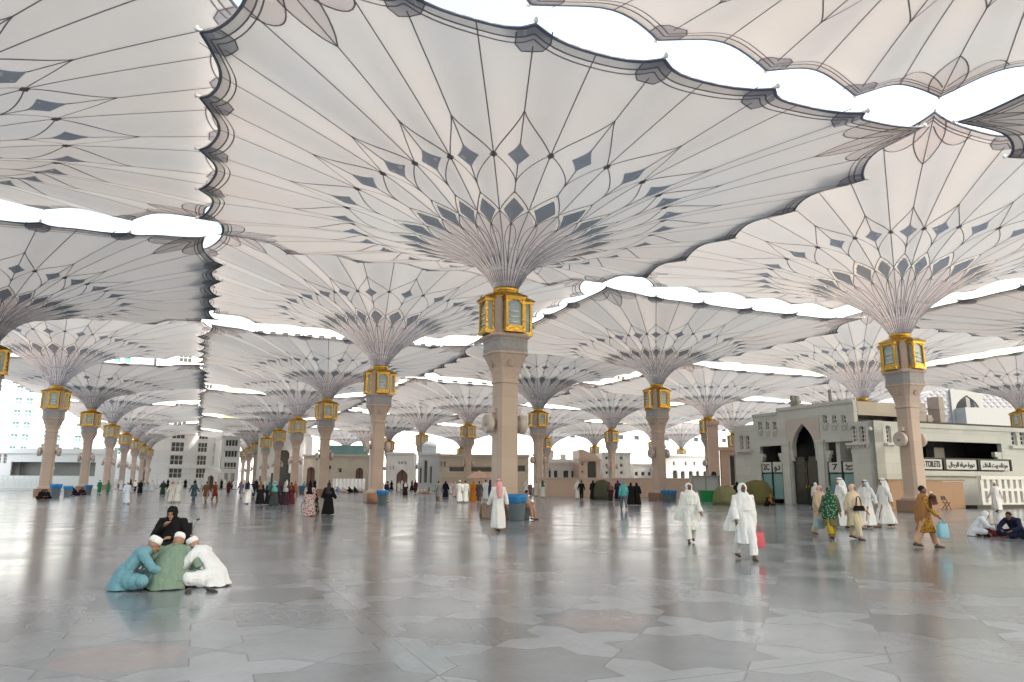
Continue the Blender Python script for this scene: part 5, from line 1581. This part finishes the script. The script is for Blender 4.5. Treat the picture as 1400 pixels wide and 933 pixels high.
for x in (0, x1*.5, x1): mb.box(x - .05, x + .05, -.02, .048, 0, zt)
mb.box(-.1, x1 + .1, -.1, 2.6, zt - .098, zt + .04); mb.build('frame', M['grey'], gb.t)
M['greenp'] = mat('green_plastic', (.01, .26, .07), .4, var=.1)
gc = Bldg('green_crate', 'bright green plastic crate before the glazed kiosk', 'crate', ground(960, 688)[:2], R(0))
x1 = gc.x_at(980); mb = MB(); mb.loft([[Vector((x, y, z)) for x, y in ((.05 - e, .05 - e), (x1 - .05 + e, .05 - e), (x1 - .05 + e, .8 + e), (.05 - e, .8 + e))] for z, e in ((.05, 0), (.9, .06), (.92, .12), (1.0, .12))], smooth=False)
mb.build('tub', M['greenp'], gc.t)
for x in (.12, x1 - .12): MB().lathe([(.05, 0), (.05, .06)], 10, c=(x, .2)).build('foot', SHOE, gc.t)
# market parasols, far
M['peachc'] = cloth_mat('peach_parasol_cloth', (.60, .42, .36), (.2, .14, .12))
for px_, lb in ((655, 'small peach parasol before the long annex, left one'), (678, 'small peach parasol just left of the central pillar')):
    p = at_depth(px_, 660, 98)
    t = empty('small_parasol', (p.x, p.y, 0), 0, label=lb, cat='parasol', group='small peach parasols')
    MB().tube([(0, 0, 0), (0, 0, 2.6)], .04, 8).build('pole', M['steel'], t)
    MB().lathe([(1.7, 1.95), (1.72, 2.05), (.9, 2.55), (.03, 3.0)], 8, smooth=False).build('canopy', M['peachc'], t)

# ---- figures resting at the pillars
cpil = grid(0, 0)
person(0, 0, 0, 'kameez', 'bench', 62, 'hair', {'main': (.50, .30, .24), 'trousers': (.42, .26, .20)}, 'man in dusty pink clothes sitting at the right foot of the central pillar', 1, at=(cpil.x + .88, cpil.y - .62), H=1.75)
sb_ = MB(); sb_.lathe([(.20, 0), (.22, .03), (.22, .40), (.20, .47), (.05, .48)], 18); so = sb_.build('stool', M['bin']); so.location = (cpil.x + .90, cpil.y - .62, 0)
tag(so, 'round dark stool under the man beside the central pillar', 'stool')
apil = grid(1, 0)
person(0, 0, 0, 'shirt', 'stand', 120, 'hair', {'shirt': NV, 'trousers': (.35, .26, .18)}, 'man in navy jacket and tan trousers leaning at the plinth beside the blue bin', 1, at=(apil.x + 1.05, apil.y - .75), H=1.6)

# ---- the crowd (image column, feet row, head row)
CROWD = [
 (172, 690, 659, 'thobe', 'walk', 40, 'cap', {'gown': (.55, .66, .80), 'cap': WH}, 'man in pale blue robe walking, nearest of the far left crowd'),
 (135, 675, 659, 'thobe', 'stand', 20, 'turban', {'main': (.02, .22, .10)}, 'worker in green, left one of the green pair'),
 (147, 675, 658, 'thobe', 'talk', -30, 'hair', {'main': (.02, .26, .11)}, 'worker in green, right one of the green pair'),
 (184, 673, 659, 'shirt', 'stand', 180, 'hair', {'shirt': WH, 'trousers': BK}, 'man in white shirt and black trousers behind the pale blue robe'),
 (191, 675, 659, 'abaya', 'stand', 10, 'hijab', {'main': BK}, 'woman in black right of the man in black trousers'),
 (199, 672, 659, 'thobe', 'walk', 90, 'cap', {'main': (.45, .55, .66)}, 'man in blue grey robe at the far left crowd'),
 (207, 672, 659, 'thobe', 'stand', 0, 'ghutra', {'main': WH}, 'man in white robe at the end of the left pillar row'),
 (222, 677, 658, 'abaya', 'walk', 10, 'hijab', {'main': (.03, .06, .045)}, 'woman in very dark green left of the white-robed pair'),
 (234, 688, 658, 'thobe', 'walk', 5, 'ghutra', {'gown': OW, 'head_cloth': patterned((.70, .28, .30), (.8, .7, .7), 60)}, 'man in white robe with pink head cloth, left of the white-robed pair'),
 (242, 688, 659, 'thobe', 'stroll', -8, 'ghutra', {'main': WH}, 'man in white robe and white head cloth, right of the white-robed pair'),
 (264, 687, 659, 'kameez', 'walk', 170, 'hair', {'tunic': (.05, .09, .12), 'trousers': (.12, .14, .25)}, 'man in dark teal top and blue trousers walking away before the portal'),
 (281, 687, 659, 'kameez', 'walk', 185, 'hair', {'tunic': (.16, .08, .05), 'trousers': (.40, .28, .20)}, 'person in brown top before the white portal'),
 (293, 686, 659, 'kameez', 'stroll', 160, 'hair', {'tunic': (.22, .05, .03), 'trousers': (.30, .18, .13)}, 'person in rust red top right of the white portal'),
 (312, 676, 659, 'kameez', 'stand', 10, 'hijab', {'main': (.10, .02, .03)}, 'woman in dark maroon alone below the parking decks'),
 (329, 682, 659, 'kameez', 'walk', 175, 'hair', {'tunic': (.22, .17, .28), 'trousers': (.5, .5, .52)}, 'man in purple grey shirt left of the navy backpack'),
 (338, 690, 658, 'thobe', 'walk', 182, 'hair', {'main': WH}, 'man in white with a navy backpack seen from behind'),
 (346, 680, 658, 'shirt', 'stand', 170, 'hair', {'shirt': NV, 'trousers': NV}, 'man in navy just right of the backpack carrier'),
 (355, 690, 658, 'abaya', 'stand', 175, 'hijab', {'gown': BK, 'headscarf': (.22, .12, .07)}, 'woman in black robe with brown headscarf left of the turquoise shawl'),
 (367, 690, 660, 'abaya', 'stand', 190, 'hijab', {'gown': BK, 'headscarf': (.05, .13, .16)}, 'woman in black with dark teal scarf left of the turquoise shawl'),
 (374, 692, 658, 'abaya', 'walk', 180, 'veil', {'gown': (.05, .06, .06), 'headscarf': (.16, .44, .46)}, 'woman in large turquoise shawl over a dark skirt'),
 (381, 689, 659, 'abaya', 'stand', 160, 'hijab', {'gown': (.03, .02, .04), 'headscarf': (.08, .03, .09)}, 'woman in dark purple right of the turquoise shawl'),
 (389, 691, 659, 'abaya', 'walk', 182, 'veil', {'gown': (.04, .02, .03), 'headscarf': (.42, .42, .42)}, 'woman in pale grey shawl over a dark skirt'),
 (397, 690, 660, 'abaya', 'stand', 170, 'hijab', {'gown': (.10, .02, .03), 'headscarf': (.14, .06, .04)}, 'woman in maroon at the right end of the shawled group'),
 (403, 679, 659, 'kameez', 'walk', 60, 'hair', {'tunic': (.36, .13, .05), 'trousers': (.2, .1, .08)}, 'person in orange rust right of the shawled group'),
 (415, 675, 658, 'thobe', 'stand', 0, 'hair', {'main': (.36, .40, .42)}, 'person in grey standing above the wheelchair user'),
 (448, 704, 660, 'abaya', 'walk', 172, 'hijab', {'gown': BK, 'headscarf': (.05, .05, .06)}, 'woman in black walking beside the wheelchair user'),
 (506, 675, 658, 'abaya', 'stand', 0, 'hijab', {'main': BK}, 'woman in black left of the pillar with the navy-clad man'),
 (554, 678, 659, 'abaya', 'walk', 10, 'hijab', {'gown': BK, 'headscarf': (.6, .6, .6)}, 'woman in black with a pale scarf before the white gatehouse'),
 (545, 673, 660, 'thobe', 'stand', 0, 'cap', {'main': OW}, 'man in cream robe left of the white gatehouse door'),
 (568, 675, 657, 'kameez', 'stand', 0, 'hijab', {'main': (.10, .02, .04)}, 'woman in maroon left of the slotted pavilion'),
 (599, 688, 658, 'kameez', 'walk', 186, 'hair', {'tunic': (.16, .18, .18), 'trousers': (.20, .14, .14)}, 'man in grey checked shirt left of a woman in black'),
 (609, 681, 658, 'abaya', 'walk', 176, 'hijab', {'main': (.012, .012, .03)}, 'woman in navy black robe right of the grey checked shirt'),
 (616, 676, 658, 'thobe', 'stand', 180, 'ghutra', {'gown': WH, 'head_cloth': (.7, .4, .42)}, 'man in white with reddish head cloth left of the white-robed pair'),
 (622, 680, 659, 'thobe', 'walk', 150, 'hijab', {'main': (.70, .50, .50)}, 'person in pale pink before the long annex'),
 (628, 688, 657, 'thobe', 'stroll', 180, 'cap', {'main': WH}, 'man in white robe, left of the pair beside the orange robe'),
 (636, 688, 657, 'thobe', 'walk', 184, 'hair', {'main': (.72, .74, .70)}, 'man in white robe directly left of the orange robe'),
 (647, 686, 658, 'abaya', 'walk', 180, 'hijab', {'main': (.55, .19, .02)}, 'woman in bright orange robe left of the central pillar'),
 (655, 687, 658, 'kameez', 'walk', 180, 'hair', {'tunic': (.09, .07, .08), 'trousers': (.12, .10, .11)}, 'man in dark grey brown right of the orange robe'),
 (664, 684, 656, 'thobe', 'walk', 178, 'hair', {'main': (.70, .74, .80)}, 'man in bluish white behind the pink head cloth'),
 (670, 684, 656, 'kameez', 'stand', 180, 'hijab', {'main': (.05, .04, .12)}, 'woman in dark violet left of the pink head cloth'),
 (725, 678, 660, 'kameez', 'stand', 0, 'hair', {'tunic': (.16, .10, .14), 'trousers': (.1, .06, .08)}, 'person in dark plum right of the central pillar'),
 (733, 679, 658, 'thobe', 'walk', 20, 'ghutra', {'main': OW}, 'man in off-white robe right of the plum-clad person'),
 (742, 681, 657, 'thobe', 'walk', 170, 'hijab', {'gown': (.70, .72, .68), 'headscarf': (.05, .13, .08)}, 'person in white with dark green scarf left of the peach wall'),
 (760, 678, 661, 'abaya', 'stand', 0, 'hijab', {'main': BK}, 'woman in black before the left part of the peach wall'),
 (790, 683, 657, 'thobe', 'walk', 175, 'ghutra', {'main': WH}, 'man in white robe beside a man in black before the peach wall'),
 (795, 684, 657, 'shirt', 'walk', 170, 'hair', {'shirt': BK, 'trousers': BK}, 'man in black beside the white robe before the peach wall'),
 (811, 683, 657, 'abaya', 'stand', 175, 'hijab', {'main': (.012, .014, .012)}, 'woman in black beside the grey-green covered heap'),
 (835, 687, 661, 'kameez', 'stand', 0, 'hijab', {'tunic': (.05, .02, .025), 'trousers': (.04, .03, .02), 'headscarf': (.2, .1, .08)}, 'girl in dark wine red right of the covered heap'),
 (845, 683, 657, 'abaya', 'walk', 180, 'hijab', {'gown': (.02, .025, .08), 'headscarf': (.12, .04, .12)}, 'woman in navy behind the turquoise jacket'),
 (853, 698, 658, 'shirt', 'walk', 182, 'hijab', {'shirt': (.10, .42, .45), 'trousers': (.14, .16, .19), 'headscarf': (.12, .42, .46)}, 'woman in turquoise jacket and grey trousers walking away'),
 (863, 691, 660, 'abaya', 'walk', 178, 'hijab', {'main': BK}, 'woman in black, left of the two beside the turquoise jacket'),
 (871, 691, 660, 'abaya', 'stroll', 184, 'hijab', {'main': (.010, .010, .012)}, 'woman in black, right of the two beside the turquoise jacket'),
]
for c in CROWD: person(*c)
bpk = ground(338, 690)
lump_ = MB(); lump_.loft([[Vector((.16*math.cos(f), .09*math.sin(f), z)) * 1 for f in [2*PI*k/14 for k in range(14)]] for z in (1.0, 1.03, 1.35, 1.42)])
o = lump_.build('backpack', cloth(NV)); o.location = (bpk.x, bpk.y - .20, 0.02); tag(o, 'navy backpack on the back of the man in white', 'backpack')
wq = ground(424, 703)
wheelchair(wq, 170, 'wheelchair at the left centre with a woman in black, seen from behind')
person(0, 0, 0, 'abaya', 'wheelchair', 170, 'hijab', {'gown': BK, 'headscarf': BK}, 'woman in black sitting in the wheelchair at the left centre', 0, at=wq, H=1.7)
person(420, 700, 660, 'abaya', 'stand', 175, 'hijab', {'gown': patterned((.6, .5, .5), (.35, .05, .08), 10), 'headscarf': BK}, 'woman in black scarf and white floral robe pushing a wheelchair', 0, at=ground(422, 706), H=1.55)
SIT = [
 (55, 683, BK, BK, 'woman in black sitting on the floor, left of a pair before the nearest left pillar'),
 (61, 683, BK, (.03, .02, .03), 'woman in black sitting on the floor, right of a pair before the nearest left pillar'),
 (104, 678, (.02, .015, .03), BK, 'woman in black sitting before the second left pillar, left one'),
 (110, 678, (.03, .02, .05), BK, 'woman in dark robe sitting before the second left pillar, right one'),
 (457, 672, (.55, .6, .66), WH, 'seated pilgrim in pale blue left of the cream annex door'),
 (464, 673, (.20, .28, .38), (.25, .3, .4), 'seated pilgrim in steel blue before the cream annex'),
 (471, 674, (.60, .5, .5), OW, 'seated pilgrim in pale pink before the cream annex'),
 (480, 674, BK, BK, 'woman in black sitting before the right cream annex door'),
 (487, 674, (.05, .04, .09), BK, 'seated pilgrim in dark blue beside the black-clad one'),
 (494, 674, (.62, .45, .45), WH, 'seated pilgrim in rose right of the dark blue one'),
 (573, 675, OW, OW, 'seated pilgrim in cream, left in the row below the slotted pavilion'),
 (580, 675, (.62, .48, .40), OW, 'seated pilgrim in sand colour below the slotted pavilion'),
 (588, 675, OW, (.3, .2, .15), 'seated pilgrim in cream with brown hood, right in the row below the pavilion'),
]
for px_, fy, c1, c2, lb in SIT:
    person(px_, fy, 0, 'abaya', 'floor', (px_ * 37) % 120 - 60, 'hijab', {'gown': c1, 'trousers': c1, 'headscarf': c2}, lb, 0, H=1.7)
# white screen behind the seated pilgrims
sc_ = Bldg('fabric_screen', 'white fabric screen behind the seated pilgrims at the left centre', 'screen', ground(455, 669.8)[:2], R(4))
x1 = sc_.x_at(500); mb = MB()
n = 40; pts = [(x1*k/n, .06*math.sin(k*1.3), 0) for k in range(n + 1)]
mb.loft([[Vector((x, y, .1)) for x, y, _ in pts] + [Vector((x, y + .04, .1)) for x, y, _ in reversed(pts)], [Vector((x, y, 1.9)) for x, y, _ in pts] + [Vector((x, y + .04, 1.9)) for x, y, _ in reversed(pts)]], smooth=False)
mb.build('cloth', cloth(WH), sc_.t)
for k in range(4): MB().tube([(x1*k/3, .1, 0), (x1*k/3, .1, 1.95)], .03, 6).build('post', M['steel'], sc_.t)
# far away pilgrims, too small to tell apart
rnd = random.Random(7)
FAR = [(214, 668), (229, 667), (247, 669), (253, 667), (258, 668.5), (272, 668), (302, 668), (320, 670), (430, 669), (438, 668.5), (444, 670), (516, 669), (523, 670), (535, 670), (560, 669), (606, 671), (640, 672), (650, 671), (714, 672), (720, 671), (748, 671), (754, 673), (770, 674), (780, 673),
 (158, 669), (165, 671), (178, 668), (236, 668), (266, 669), (287, 667.5), (307, 669), (318, 668), (333, 671), (350, 670), (362, 669), (392, 670), (424, 668.5), (435, 671), (450, 668), (500, 668), (511, 671), (528, 669), (549, 670), (563, 671), (593, 670), (612, 669), (626, 671), (645, 670), (660, 672), (719, 674), (738, 673), (752, 671), (764, 672), (775, 675)]
for i, (px_, fy) in enumerate(FAR):
    dark = i % 5 in (1, 3)
    person(px_, fy, 0, 'abaya' if dark else 'thobe', 'walk' if i % 2 else 'stand', rnd.uniform(0, 360), 'hijab' if dark else 'ghutra', {'main': BK if dark else WH},
           'tiny distant pilgrim in black far across the plaza' if dark else 'tiny distant pilgrim in white far across the plaza', 0,
           group='distant pilgrims in black' if dark else 'distant pilgrims in white', H=1.68)
